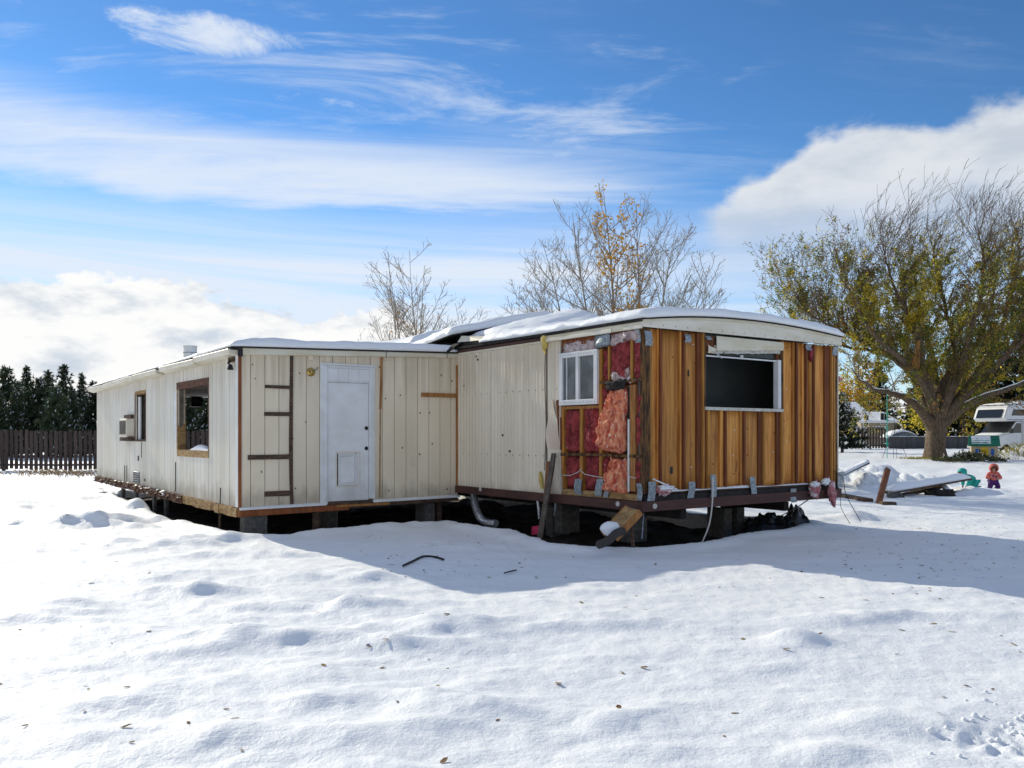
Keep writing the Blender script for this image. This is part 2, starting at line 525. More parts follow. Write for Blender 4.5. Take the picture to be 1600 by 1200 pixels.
# ------------------------------------------------------------------ ground
def gnoise(x, y, seed=0):
    x = np.asarray(x, dtype=np.float64); y = np.asarray(y, dtype=np.float64)
    ix, iy = np.floor(x).astype(np.int64), np.floor(y).astype(np.int64)
    fx, fy = x - ix, y - iy

    def g(i, j):
        h = (i * 374761393 + j * 668265263 + seed * 974634331) & 0xFFFFFFFF
        h = ((h ^ (h >> 13)) * 1274126177) & 0xFFFFFFFF
        h = h ^ (h >> 16)
        a = (h % 3600) * (2 * np.pi / 3600)
        return np.cos(a), np.sin(a)

    def dotg(i, j, u, v):
        a, b = g(i, j)
        return a * u + b * v
    s = lambda t: t * t * t * (t * (t * 6 - 15) + 10)
    u, v = s(fx), s(fy)
    n00 = dotg(ix, iy, fx, fy); n10 = dotg(ix + 1, iy, fx - 1, fy)
    n01 = dotg(ix, iy + 1, fx, fy - 1); n11 = dotg(ix + 1, iy + 1, fx - 1, fy - 1)
    return (n00 * (1 - u) + n10 * u) * (1 - v) + (n01 * (1 - u) + n11 * u) * v * 1.0


def sstep(a, b, x):
    t = np.clip((np.asarray(x, dtype=np.float64) - a) / (b - a), 0, 1)
    return t * t * (3 - 2 * t)


CL = Vector((-4.533, 14.4, 0))                # near corner of the left home
CR = Vector((1.92, 12.65, 0))                 # near corner of the right home
LW, LL = 4.25, 12.6
RW, RL = 4.79, 13.2
FL, FR = Frame(CL), Frame(CR)

edge_px = [(160, 765), (180, 774), (205, 784), (240, 803), (275, 817), (310, 822), (345, 831), (378, 838), (402, 841), (440, 839), (500, 831), (560, 826),
           (620, 821), (660, 818), (705, 814), (730, 822), (765, 829), (805, 834), (840, 843), (870, 851), (930, 856), (1000, 857),
           (1060, 852), (1110, 847), (1160, 837), (1215, 832), (1258, 821)]
bare = [on_ground(*p).xy for p in edge_px]
bare += [(CR + E1 * (RW - 0.35) + E2 * 1.2).xy, (CR + E1 * (RW - 0.75) + E2 * 3.2).xy, (CR + E1 * (RW - 0.5) + E2 * RL).xy,
         (CL + E1 * LW + E2 * (LL - 0.2)).xy, (CL + E1 * 0.5 + E2 * (LL - 0.1)).xy]
bare = np.array([(p.x, p.y) for p in bare])


def bare_dist(x, y):
    """signed distance to the edge of the bare earth, positive inside"""
    d = np.full(x.shape, 1e9)
    ins = np.zeros(x.shape, bool)
    n = len(bare)
    for i in range(n):
        ax, ay = bare[i]; bx, by = bare[(i + 1) % n]
        ex, ey = bx - ax, by - ay
        t = np.clip(((x - ax) * ex + (y - ay) * ey) / (ex * ex + ey * ey), 0, 1)
        d = np.minimum(d, np.hypot(x - ax - t * ex, y - ay - t * ey))
        c = ((ay > y) != (by > y)) & (x < (bx - ax) * (y - ay) / (by - ay + 1e-12) + ax)
        ins ^= c
    return np.where(ins, d, -d)


# lumps under the snow: (px, py of the top, half width m, half depth m, height m)
LUMPS = [(310, 925, .34, .22, .15), (80, 950, .6, .3, .11), (20, 975, .5, .25, .09), (460, 1000, .55, .22, .12), (425, 948, .5, .2, .08),
         (550, 948, .30, .2, .11), (655, 985, .55, .22, .11), (640, 1010, .5, .2, .08), (150, 822, 1.0, .45, .26), (175, 852, 1.0, .3, .10),
         (288, 853, .55, .25, .13), (215, 800, .9, .5, .22), (350, 845, .35, .2, .12), (110, 860, .8, .3, .08), (20, 793, .8, .5, .16),
         (380, 868, .8, .3, .09), (250, 905, .8, .3, .05), (1240, 1008, .26, .18, .10), (1400, 968, .55, .16, .09), (1330, 978, .4, .16, .08),
         (1290, 1180, .5, .2, .06), (1390, 1140, .4, .2, .05), (930, 925, .6, .2, .06), (1010, 980, .6, .25, .04), (880, 985, .5, .2, .05),
         (560, 905, .7, .25, .07), (700, 850, .6, .35, .05), (1335, 812, .55, .35, .22), (670, 822, .3, .2, .10), (820, 836, .2, .15, .10),
         (780, 855, .6, .2, .06), (130, 780, .9, .5, .12), (80, 820, .9, .4, .08), (610, 1090, .45, .2, .04), (450, 1165, .4, .2, .04), (310, 1100, .5, .2, .03),
         (100, 1150, .4, .2, .05), (740, 1120, .5, .2, .04), (1120, 1050, .6, .25, .03), (960, 1120, .5, .2, .04)]
_l = []
for q in LUMPS:
    p = on_ground(q[0], q[1], 0.0)
    _l.append((p.x, p.y + q[3] * 0.3, q[2], q[3], q[4]))
# the covered scrap heap behind the right home
HEAP = on_ground(1395, 770)
_l += [(HEAP.x + 1.3, HEAP.y + 3.4, 1.7, 1.5, 0.36), (HEAP.x + 0.1, HEAP.y + 3.6, 1.9, 1.9, 0.42), (HEAP.x - 1.5, HEAP.y + 2.4, 1.2, 1.0, 0.24), (HEAP.x + 2.4, HEAP.y - 0.4, 1.0, .8, 0.22),
       (HEAP.x - 0.6, HEAP.y - 0.2, 0.6, .5, .14)]


def surf(x, y):
    """snow surface"""
    x = np.atleast_1d(np.asarray(x, dtype=np.float64)); y = np.atleast_1d(np.asarray(y, dtype=np.float64))
    right = sstep(3, 12, x)
    h = right * (0.33 * sstep(30, 50, y) + 0.22 * sstep(50, 75, y))
    h = h + (1 - right) * 0.05 * sstep(40, 60, y)
    r = np.hypot(x, y)
    fade = 1.0 - 0.6 * sstep(60, 140, r)
    n1 = gnoise(x / 3.1, y / 2.3, 1)
    n2 = gnoise(x / 0.95 + 7, y / 0.62, 2)
    n3 = gnoise(x / 0.36, y / 0.26, 3)
    n4 = gnoise(x / 0.13, y / 0.11, 4)
    rough = 0.55 + 0.9 * np.clip(gnoise(x / 5, y / 4, 9) + 0.25, 0, 1)
    h = h + fade * (0.070 * n1 + rough * (0.085 * np.maximum(n2, -0.12) ** 1 * 0.8 + 0.034 * np.maximum(n3, -0.05)) + 0.009 * n4)
    for lx, ly, rx, ry, a in _l:
        wob = 1.0 + 0.6 * n2 + 0.3 * n3
        q = ((x - lx) / (rx * wob)) ** 2 + ((y - ly) / (ry * wob)) ** 2
        h = h + 0.80 * a * np.exp(-q * 1.1) * (1 + 0.45 * n3)
    # drift in front of the motorhome
    q = ((x - (1590 - CX) / FPX * 49.5) / 2.2) ** 2 + ((y - 49.5) / 1.2) ** 2
    h = h + 0.62 * np.exp(-q * 1.1) * (1 + 0.6 * n2 + 0.4 * n3)
    # trampled patch at the lower right
    t = on_ground(1585, 1165)
    q = np.exp(-(((x - t.x - 0.25) / 0.55) ** 2 + ((y - t.y) / 0.33) ** 2) ** 2)
    h = h + q * (-0.035 + 0.10 * np.abs(gnoise(x / 0.17, y / 0.15, 11)) + 0.05 * gnoise(x / 0.07, y / 0.07, 12))
    # trodden ground around the children and the tree
    k = on_ground(1535, 770)
    q = np.exp(-(((x - k.x) / 2.2) ** 2 + ((y - k.y) / 1.0) ** 2))
    h = h + q * (0.10 * np.abs(gnoise(x / 0.4, y / 0.35, 13)) - 0.02)
    q = right * sstep(24, 32, y) * (1 - sstep(55, 75, y))
    h = h + q * 0.10 * np.maximum(gnoise(x / 1.3, y / 0.9, 14), -0.2)
    # the edge of the earth under the homes
    near = (np.abs(x) < 16) & (y > 9) & (y < 32)
    if near.any():
        d = np.full(x.shape, -9.0)
        d[near] = bare_dist(x[near], y[near])
        d = d + 0.10 * n3 + 0.07 * n2
        h = h + 0.07 * np.exp(-((d + 0.22) / 0.22) ** 2)
        h = np.where(d > -0.12, h - sstep(-0.12, 0.30, d) * 0.75, h)
    return h


def H(x, y):
    return float(surf(x, y)[0])


def polar_ground():
    fine = np.linspace(-44, 44, 560)
    left = np.linspace(-180, -44, 90)[:-1]
    right_ = np.linspace(44, 180, 90)[1:-1]
    azs = np.radians(np.concatenate([left, fine, right_]))
    r = [0.4]
    while r[-1] < 3.8:
        r.append(r[-1] * 1.10)
    while r[-1] < 34:
        r.append(r[-1] * 1.0075)
    while r[-1] < 90:
        r.append(r[-1] * 1.02)
    while r[-1] < 1500:
        r.append(r[-1] * 1.12)
    r = np.array(r)
    A, R = np.meshgrid(azs, r)
    X, Y = R * np.sin(A), R * np.cos(A)
    Z = surf(X.ravel(), Y.ravel())
    Z = np.where(R.ravel() > 150, 0.3, Z)
    na, nr = len(azs), len(r)
    V = np.stack([X.ravel(), Y.ravel(), Z], 1)
    i = np.arange(nr - 1)[:, None] * na + np.arange(na)[None, :]
    j = np.arange(nr - 1)[:, None] * na + (np.arange(na)[None, :] + 1) % na
    F = np.stack([i, j, j + na, i + na], -1).reshape(-1, 4)[:, ::-1]
    c = len(V)
    V = np.vstack([V, [[0, 0, float(Z[:na].mean())]]])
    me = bpy.data.meshes.new('snow_ground')
    tri = [(int(k), c, int((k + 1) % na)) for k in range(na)]
    me.from_pydata(V.tolist(), [], F.tolist() + tri)
    me.materials.append(SNOW)
    me.polygons.foreach_set('use_smooth', [True] * len(me.polygons))
    me.update()
    o = bpy.data.objects.new('snow_ground', me)
    COL.objects.link(o)
    return tag(o, kind='structure')


polar_ground()

# bare earth under the homes
mb = MB()
c0 = CL + E1 * 3.0 + E2 * 5.0
def earth(s, t):
    p = CR + E1 * (-6.0 + s * 13.0) + E2 * (-1.6 + t * 21)
    z = -0.17 + 0.16 * float(gnoise(p.x / 1.1, p.y / 1.1, 21)) + 0.07 * float(gnoise(p.x / 0.3, p.y / 0.3, 22))
    return (p.x, p.y, z)
mb.sheet(110, 170, earth)
tag(mb.build('bare_earth', DIRT, smooth=True), kind='structure')

# ------------------------------------------------------------------ left home
left = thing('mobile_home', 'cream mobile home half with grooved siding, white door and snow on its roof', 'mobile home', CL, ROT)
GAP = 0.011
BW = 0.245


def vboards(parent, u0, u1, zbot, ztop, holes, plane, material, proud=0.022, name='siding_board', step=BW, start=None):
    """upright boards over a wall with rectangular holes; zbot/ztop are functions of u"""
    u = u0 if start is None else start
    while u < u1 - 0.01:
        a, b = max(u, u0) + GAP / 2, min(u + step, u1) - GAP / 2
        u += step
        if b - a < 0.02:
            continue
        cuts = sorted({a, b} | {h for q in holes for h in (q[0], q[1]) if a + 0.01 < h < b - 0.01})
        for ca, cb in zip(cuts, cuts[1:]):
            mid = (ca + cb) / 2
            spans = [(None, None)]
            hs = sorted([(q[2], q[3]) for q in holes if q[0] <= mid <= q[1]])
            pieces, lo = [], None
            for h0, h1 in hs:
                pieces.append((lo, h0)); lo = h1
            pieces.append((lo, None))
            for p0, p1 in pieces:
                m = MB()
                za, zb = (zbot(ca), zbot(cb)) if p0 is None else (p0, p0)
                ta, tb = (ztop(ca), ztop(cb)) if p1 is None else (p1, p1)
                if ta - za < 0.02:
                    continue
                e = 0.006
                j = random.uniform(-0.0015, 0.0015)
                if plane == 'front':
                    m.hexa([(ca, -proud - j + e * 0, za), (cb, -proud - j, zb), (cb, 0, zb), (ca, 0, za),
                            (ca, -proud - j, ta), (cb, -proud - j, tb), (cb, 0, tb), (ca, 0, ta)])
                else:
                    m.hexa([(-proud - j, ca, za), (0, ca, za), (0, cb, zb), (-proud - j, cb, zb),
                            (-proud - j, ca, ta), (0, ca, ta), (0, cb, tb), (-proud - j, cb, tb)])
                m.build(name, material, parent)


def wall_core(parent, plane, u0, u1, z0, z1, holes, thick, material, name, at0=0.0):
    """solid wall behind the boards, split round its openings"""
    us = sorted({u0, u1} | {h for q in holes for h in (q[0], q[1])})
    m = MB()
    for a, b in zip(us, us[1:]):
        mid = (a + b) / 2
        lo = z0
        for q in sorted([q for q in holes if q[0] < mid < q[1]], key=lambda q: q[2]):
            if q[2] > lo:
                m.box(*((a, b, at0, at0 + thick) if plane == 'front' else (at0, at0 + thick, a, b)), lo, q[2])
            lo = q[3]
        if z1 > lo:
            m.box(*((a, b, at0, at0 + thick) if plane == 'front' else (at0, at0 + thick, a, b)), lo, z1)
    return m.build(name, material, parent)


def fq(F, x0, y0, x1, y1):
    a, z1 = F.front(x0, y0); b, z0 = F.front(x1, y1)
    return a, b, z0, z1


def sq(F, x0, y0, x1, y1):
    """(u0, u1, z0, z1) on the side wall from two pixel corners"""
    a, z1 = F.side(x0, y0); b, z0 = F.side(x1, y1)
    return min(a, b), max(a, b), z0, z1


lin = lambda a, b, L: (lambda u: a + (b - a) * u / L)
LT = lin(3.00, 3.165, LW)           # top of the front boards
LB = lin(0.43, 0.47, LW)
AT = lin(3.00, 2.90, LL)
AB = lin(0.44, 0.50, LL)

# window openings in the long wall
w1 = sq(FL, 280, 606, 327.5, 703)
w1 = (w1[0], w1[1], 1.36, 2.58)
w2 = sq(FL, 213.5, 617, 229, 686)
w2 = (w2[0], w2[1], 1.55, 2.62)
dr = (FL.front(499, 700)[0], FL.front(584, 700)[0])
door_hole = (dr[0] + 0.02, dr[1] - 0.02, 0.0, 2.78)

core_front = wall_core(left, 'front', 0.0, LW, 0.40, 3.02, [], 0.09, CORE, 'wall_core')
wall_core(left, 'side', 0.09, LL, 0.42, 2.92, [w1, w2], 0.09, CORE, 'wall_core')
wall_core(left, 'side', 0.09, LL, 0.42, 2.98, [w1, w2], 0.012, INNER, 'inner_panel', 0.092)
wall_core(left, 'side', 0.09, LL, 0.42, 3.1, [], 0.09, INNER, 'inner_panel', LW - 0.09)
back_hole = (2.43, 3.95, 1.12, 2.80)
wall_core(left, 'front', 0.0, LW, 0.42, 3.0, [back_hole], 0.10, INNER, 'back_wall', LL)
vboards(left, 0.0, LW, LB, LT, [door_hole], 'front', CREAM, start=-0.075)
vboards(left, 0.0, LL, AB, AT, [w1, w2], 'side', PALE)
m = MB(); m.box(0.1, LW - 0.1, 0.1, LL, 0.36, 0.44); m.build('floor', DKWOOD, left)
m = MB(); m.box(0.11, LW - 0.1, 0.1, LL - 0.01, 2.80, 2.84); m.build('ceiling', INNER, left)
m = MB(); m.box(0.11, 0.95, 8.05, 8.13, 0.44, 2.80); m.build('partition', INNER, left)
m = MB(); m.box(0.11, LW - 0.1, 0.093, 0.11, 0.44, 2.80); m.build('inner_panel', INNER, left)
# dark box hanging under the ceiling by the rear opening, broken strip, drifted snow on the sill
m = MB(); m.box(2.48, 2.80, LL - 0.5, LL - 0.2, 2.50, 2.79); m.build('ceiling_box', BLACK, left, bevel=0.01)
m = MB(); m.bar((0.6, 1.3, 2.80), (0.75, 2.35, 2.42), 0.09, 0.02); m.build('broken_ceiling_strip', TRIMW, left)
m = MB(); m.bar((0.55, 1.55, 2.80), (0.6, 2.5, 2.52), 0.05, 0.03); m.build('broken_ceiling_strip', DKWOOD, left)

# window surrounds
for k, (u0, u1, z0, z1) in enumerate((w1, w2)):
    w = thing('window', None, None)
    w.parent = left
    m = MB(); m.box(-0.035, 0.14, u0 - 0.03, u1 + 0.06, z0 - (0.13 if k == 0 else 0.05), z0, j=0.006)
    m.build('sill', YELLOWROT if k == 0 else DKWOOD, w)
    m = MB(); m.box(-0.032, 0.14, u0 - 0.03, u1 + 0.06, z1, z1 + (0.13 if k == 0 else 0.07), j=0.008)
    m.build('header', RUSTRIM if k == 0 else YELLOWROT, w)
    m = MB(); m.box(-0.032, 0.13, u1, u1 + 0.07, z0, z1, j=0.004); m.build('jamb', YELLOWROT if k == 0 else RUSTRIM, w)
    m = MB(); m.box(-0.028, 0.13, u0 - 0.04, u0, z0, z1, j=0.004); m.build('jamb', RUSTRIM, w)
    if k == 0:
        m = MB(); m.box(-0.03, 0.0, u1 + 0.09, u1 + 0.30, z0 + 0.20, z1 - 0.04)
        m.build('side_strip', TRIMW, w, bevel=0.006)
        # a lump of snow blown onto the sill
        m = MB()
        top = lambda s, t: (-0.02 + s * 0.16, u0 + 0.02 + t * (u1 - u0) * 0.62, z0 + 0.004 + 0.16 * math.sin(math.pi * s) ** .5 * max(0.0, math.sin(math.pi * (t * 0.9 + .1))) * (0.35 + 0.65 * t))
        bot = lambda s, t: (-0.02 + s * 0.16, u0 + 0.02 + t * (u1 - u0) * 0.62, z0 + 0.002)
        m.sheet(8, 16, top, bot); m.build('sill_snow', RSNOW, w, smooth=True)
    else:
        m = MB(); m.box(0.03, 0.06, u1 - 0.22, u1 - 0.02, z0, z1 - 0.06); m.build('inner_sash', TRIMW, w)

# air conditioner pushed into the wall beside the small window
ac = thing('air_conditioner', None, None); ac.parent = left
u0, u1, z0, z1 = sq(FL, 200, 655, 211, 682)
m = MB(); m.box(-0.20, -0.024, u0, u1, z0, z1); m.build('case', FASCIAW, ac, bevel=0.01)
m = MB(); m.box(-0.204, -0.2005, u0 + 0.05, u1 - 0.05, z0 + 0.05, z1 - 0.05); g = m.build('grille', BLACK, ac)
n = 9
for i in range(n):
    zz = z0 + 0.07 + (z1 - z0 - 0.14) * i / (n - 1)
    m = MB(); m.box(-0.216, -0.205, u0 + 0.05, u1 - 0.05, zz - 0.008, zz + 0.008); m.build('louvre', GREYWOOD, ac)
m = MB(); m.box(-0.17, -0.024, u0 - 0.05, u1 + 0.12, z0 - 0.11, z0 - 0.02); m.build('bracket', DKWOOD, ac)
m = MB(); m.box(-0.10, -0.024, u0 + 0.0, u1 - 0.02, z1 + 0.015, z1 + 0.10); m.build('top_board', DKWOOD, ac)
# low vent, tell-tale cracks and a stub of pipe on the long wall
u0, u1, z0, z1 = sq(FL, 212, 736, 220, 755)
m = MB(); m.box(-0.06, -0.023, u0, u1, z0, z1); v = m.build('wall_vent', GALV, left, bevel=0.01)
for i in range(5):
    m = MB(); zz = z0 + (z1 - z0) * (i + .5) / 5; m.box(-0.068, -0.061, u0 + .03, u1 - .03, zz - .012, zz + .012); m.build('vent_slat', DKWOOD, v)
for (xa, ya, yb, wd) in ((196.5, 727, 752, .012), (200, 727, 752, .012), (223.5, 690, 715, .012), (276.5, 722, 768, .014), (347, 762, 793, .014)):
    u, za = FL.side(xa, ya); _, zb = FL.side(xa, yb)
    m = MB(); m.bar((-0.030, u, za), (-0.030, u + random.uniform(-.04, .04), zb), wd, wd); m.build('loose_wire', WIREDK, left)
for (xa, ya) in ((218, 714), (218, 718), (228, 750)):
    u, za = FL.side(xa, ya)
    m = MB(); m.box(-0.034, -0.023, u - .05, u + .05, za - .03, za + .03); m.build('wall_hole', BLACK, left)

# trims and the loose strips on the front wall
def fstrip(name, pts, material, wd, proud=0.045, parent=left, F=FL, base=0.0225):
    m = MB()
    P = [F.front(*p) for p in pts]
    for (xa, za), (xb, zb) in zip(P, P[1:]):
        m.hexa([(xa - wd / 2, -proud, za), (xa + wd / 2, -proud, za), (xa + wd / 2, -base, za), (xa - wd / 2, -base, za),
                (xb - wd / 2, -proud, zb), (xb + wd / 2, -proud, zb), (xb + wd / 2, -base, zb), (xb - wd / 2, -base, zb)])
    return m.build(name, material, parent)


def frect(name, x0, y0, x1, y1, material, proud=0.045, parent=left, F=FL, base=0.0235, bevel=0.003, j=0.0):
    a, b, z0, z1 = fq(F, x0, y0, x1, y1)
    m = MB(); m.box(a, b, -proud, -base, z0, z1, j=j)
    return m.build(name, material, parent, bevel=bevel)


m = MB(); m.box(-0.04, 0.012, -0.045, -0.0235, 0.44, 3.0); m.build('corner_strip', RUSTTRIM, left, bevel=0.003)
m = MB(); m.box(-0.045, -0.0235, -0.02, 0.10, 0.45, 2.99); m.build('corner_strip', TRIMW, left, bevel=0.003)
fstrip('torn_strip', [(455, 787), (453.5, 740), (453, 690), (454, 620), (454.5, 556)], DKWOOD, 0.055)
for (x0, x1, y) in ((413, 452, 604.5), (412, 451, 647), (386, 452, 714), (412, 452, 771)):
    frect('nailer_strip', x0, y - 3.2, x1, y + 3.2, DKWOOD, j=0.003)
fstrip('torn_strip', [(593, 640), (594, 600), (594.6, 557)], ORWOOD, 0.036)
fstrip('torn_strip', [(592, 777), (592.5, 700), (593, 641)], YELLOWROT, 0.016)
frect('nailer_strip', 657, 613.5, 711, 621.5, ORWOOD, proud=0.06)
frect('corner_post', 711, 571, 717, 757, ORWOOD, proud=0.075)
frect('meter_plate', 640.5, 714.5, 647.5, 727, CREAM, proud=0.034, bevel=0.004)
for xx in (484.5, 602.5):
    frect('fascia_bracket', xx - 4, 556, xx + 3.5, 563.5, CREAM, proud=0.05)
for k in range(26):
    xx, yy = random.uniform(380, 710), random.uniform(565, 770)
    if 495 < xx < 588:
        continue
    frect('knot_hole', xx - .9, yy - random.uniform(.7, 2.0), xx + .9, yy + 1.2, DKWOOD, proud=0.0255, bevel=0)

# door
d = thing('door', None, None); d.parent = left
xa, xb = FL.front(499, 700)[0], FL.front(584, 700)[0]
sa, sb = FL.front(510.5, 700)[0], FL.front(575, 700)[0]
zt, zs, zb = FL.front(499, 570)[1], FL.front(511, 597)[1], FL.front(511, 781)[1]
zbot = 0.475
m = MB(); m.box(xa, sa - 0.002, -0.055, -0.002, zbot - .05, zt); m.build('door_frame', TRIMW, d, bevel=0.006)
m = MB(); m.box(sb + 0.002, xb, -0.055, -0.002, zbot + .02, zt); m.build('door_frame', TRIMW, d, bevel=0.006)
m = MB(); m.box(xa - 0.005, xb + 0.005, -0.07, -0.002, zt, zt + 0.035); m.build('drip_cap', TRIMW, d, bevel=0.004)
for i in range(4):
    a = sa + (sb - sa) * i / 4; b = sa + (sb - sa) * (i + 1) / 4
    m = MB(); m.box(a + .002, b - .002, -0.040, -0.002, zs + .032, zt - .05); m.build('header_board', DOORW, d)
m = MB(); m.box(sa, sb, -0.052, -0.002, zt - .048, zt - .002); m.build('header_rail', TRIMW, d, bevel=0.004)
m = MB(); m.box(sa, sb, -0.052, -0.002, zs + .002, zs + .03); m.build('header_rail', TRIMW, d, bevel=0.004)
m = MB(); m.box(sa + .004, sb - .004, -0.034, -0.003, zbot, zs - .002); m.build('door_leaf', DOORW, d, bevel=0.005)
m = MB(); m.box(sa - 0.05, sa - 0.02, -0.062, -0.0555, zbot, zt - .03); m.build('stop_strip', DOORW, d, bevel=0.003)
m = MB(); m.box(sb + 0.018, sb + .04, -0.062, -0.0555, zbot + .05, zt - .08); m.build('stop_strip', DOORW, d, bevel=0.003)
for py in (669, 700.5):
    x, z = FL.front(571, py)
    m = MB(); m.lathe([(0.0, -0.034), (0.034, -0.034), (0.036, -0.040), (0.030, -0.043), (0.0, -0.0405)], (x, 0, z), 14, 'y'); m.build('lock_hole', BLACK, d)
pa, pb, p0, p1 = fq(FL, 523, 706, 561.5, 760)
m = MB()
for q in ((pa, pb, p1 - .022, p1), (pa, pb, p0, p0 + .022), (pa, pa + .022, p0 + .022, p1 - .022), (pb - .022, pb, p0 + .022, p1 - .022)):
    m.box(q[0], q[1], -0.044, -0.0345, q[2], q[3])
pet = m.build('pet_door', FASCIAW, d, bevel=0.002)
m = MB(); m.box(pa + .03, pa + .045, -.0385, -.0345, p0 + .03, p1 - .03); m.box(pb - .09, pb - .075, -.0385, -.0345, p0 + .03, p1 - .03); m.build('pet_door_gap', DKWOOD, pet)
qa, qb, q0, q1 = fq(FL, 527, 710, 555, 757)
m = MB()
for q in ((qa, qb, q1 - .03, q1), (qa, qb, q0, q0 + .03), (qa, qa + .03, q0 + .03, q1 - .03), (qb - .03, qb, q0 + .03, q1 - .03)):
    m.box(q[0], q[1], -0.060, -0.046, q[2], q[3])
m.build('pet_flap_frame', TRIMW, pet, bevel=0.003)
m = MB(); m.box(qa + .036, qb - .036, -0.050, -0.0465, q0 + .036, q1 - .036); m.build('pet_flap', DOORW, pet)
m = MB(); m.box(sa - .03, sb + .06, -0.05, 0.0, zbot - .055, zbot - .008, j=.004); m.build('threshold', DKWOOD, d)

# brass porch lamp
l = thing('wall_lamp', None, None); l.parent = left
x, z = FL.front(484.5, 581.5)
m = MB(); m.lathe([(0.0, -0.0235), (.075, -0.0235), (.078, -.035), (.05, -.05), (0.0, -.05)], (x, 0, z), 18, 'y'); m.build('lamp_plate', BRASS, l, smooth=True)
m = MB(); m.lathe([(0.0, -0.05), (.03, -.05), (.03, -.10), (.022, -.12), (.0, -.125)], (x - .01, 0, z - .005), 14, 'y'); m.build('lamp_socket', BRASS, l, smooth=True)
m = MB(); m.tube([(x + .06, -.05, z + .02), (x + .11, -.06, z + .06), (x + .13, -.04, z + .09)], .006, 5); m.build('lamp_wire', WIREDK, l)

# fascia, base ledges, rim timbers
m = MB(); m.hexa([(-0.03, -0.075, 2.985), (LW - .02, -0.075, 3.155), (LW - .02, -0.0005, 3.155), (-.03, -.0005, 2.985), (-.03, -.075, 3.10), (LW - .02, -.075, 3.235), (LW - .02, -.0005, 3.235), (-.03, -.0005, 3.10)])
m.build('front_fascia', FASCIA, left, bevel=0.006)
m = MB(); m.hexa([(-0.03, -0.09, 3.10), (LW + .02, -0.09, 3.237), (LW + .02, 0.02, 3.237), (-.03, .02, 3.10), (-.03, -.09, 3.125), (LW + .02, -.09, 3.262), (LW + .02, .02, 3.262), (-.03, .02, 3.125)])
m.build('drip_edge', DARKGAP, left)
for xx, dz_ in ((600, 0), (695, -.02)):
    a, z = FL.front(xx, 556)
    m = MB(); m.box(a, a + .012, -0.079, -0.0755, z - .05, z + .08); m.build('fascia_joint', DKWOOD, left)
xs = [(0.0, FL.front(508, 780)[0]), (FL.front(583, 780)[0], LW + .03)]
for a, b in xs:
    m = MB(); m.hexa([(a - .02, -0.075, LB(a) - .03), (b, -.075, LB(b) - .03), (b, -.0235, LB(b) - .03), (a - .02, -.0235, LB(a) - .03),
                      (a - .02, -0.07, LB(a) + .005), (b, -.07, LB(b) + .005), (b, -.0235, LB(b) + .025), (a - .02, -.0235, LB(a) + .025)])
    m.build('base_ledge', TRIMW, left, bevel=0.004)
m = MB(); m.hexa([(-.03, -.05, .29), (1.95, -.05, .31), (1.95, .05, .31), (-.03, .05, .29), (-.03, -.05, .395), (1.95, -.05, .415), (1.95, .05, .415), (-.03, .05, .395)])
m.build('rim_joist', RUSTTRIM, left, bevel=.004)
m = MB(); m.hexa([(1.96, -.04, .335), (LW, -.03, .38), (LW, .06, .38), (1.96, .06, .335), (1.96, -.04, .425), (LW, -.03, .43), (LW, .06, .43), (1.96, .06, .425)])
m.build('rim_joist', DKWOOD, left, bevel=.004)
m = MB(); m.box(1.7, 2.75, -.06, -.03, .37, .41, j=.006); m.build('threshold_board', ORWOOD, left)
uy = FL.side(290, 780)[0]
m = MB(); n = 14
for i in range(n):
    a, b = uy * i / n, uy * (i + 1) / n
    za = AB(a) - .155 + random.uniform(-.012, .012)
    m.box(-.05 + random.uniform(-.01, .01), .05, a + .055, b + .055, za, AB(a) - .004 + random.uniform(-.008, .008), j=.006)
m.build('rim_joist', YELLOWROT, left)
m = MB(); n = 13
for i in range(n):
    a, b = uy + (LL - uy) * i / n, uy + (LL - uy) * (i + 1) / n
    m.box(-.06 + random.uniform(-.012, .012), .05, a + .06, b + .06, AB(a) - .15 + random.uniform(-.015, .015), AB(a) + .0 + random.uniform(-.015, .01), j=.010)
m.build('rim_joist', RUSTRIM, left)
m = MB()
for i in range(170):                    # splintered paint and siding along the bottom edge
    a = random.uniform(uy, LL); s_ = random.uniform(.05, .30)
    z = AB(a) + random.uniform(-.16, .02)
    m.hexa([(-.075, a, z), (-.095 - random.random() * .03, a, z), (-.09, a + s_, z + random.uniform(-.03, .03)), (-.075, a + s_, z), (-.055, a, z + .012), (-.09, a, z + .009), (-.08, a + s_, z + .012), (-.055, a + s_, z + .012)], random.choice((0, 0, 0, 1)))
tag(m.build('splintered_edge', [RUSTRIM, TRIMW], left), kind='stuff')

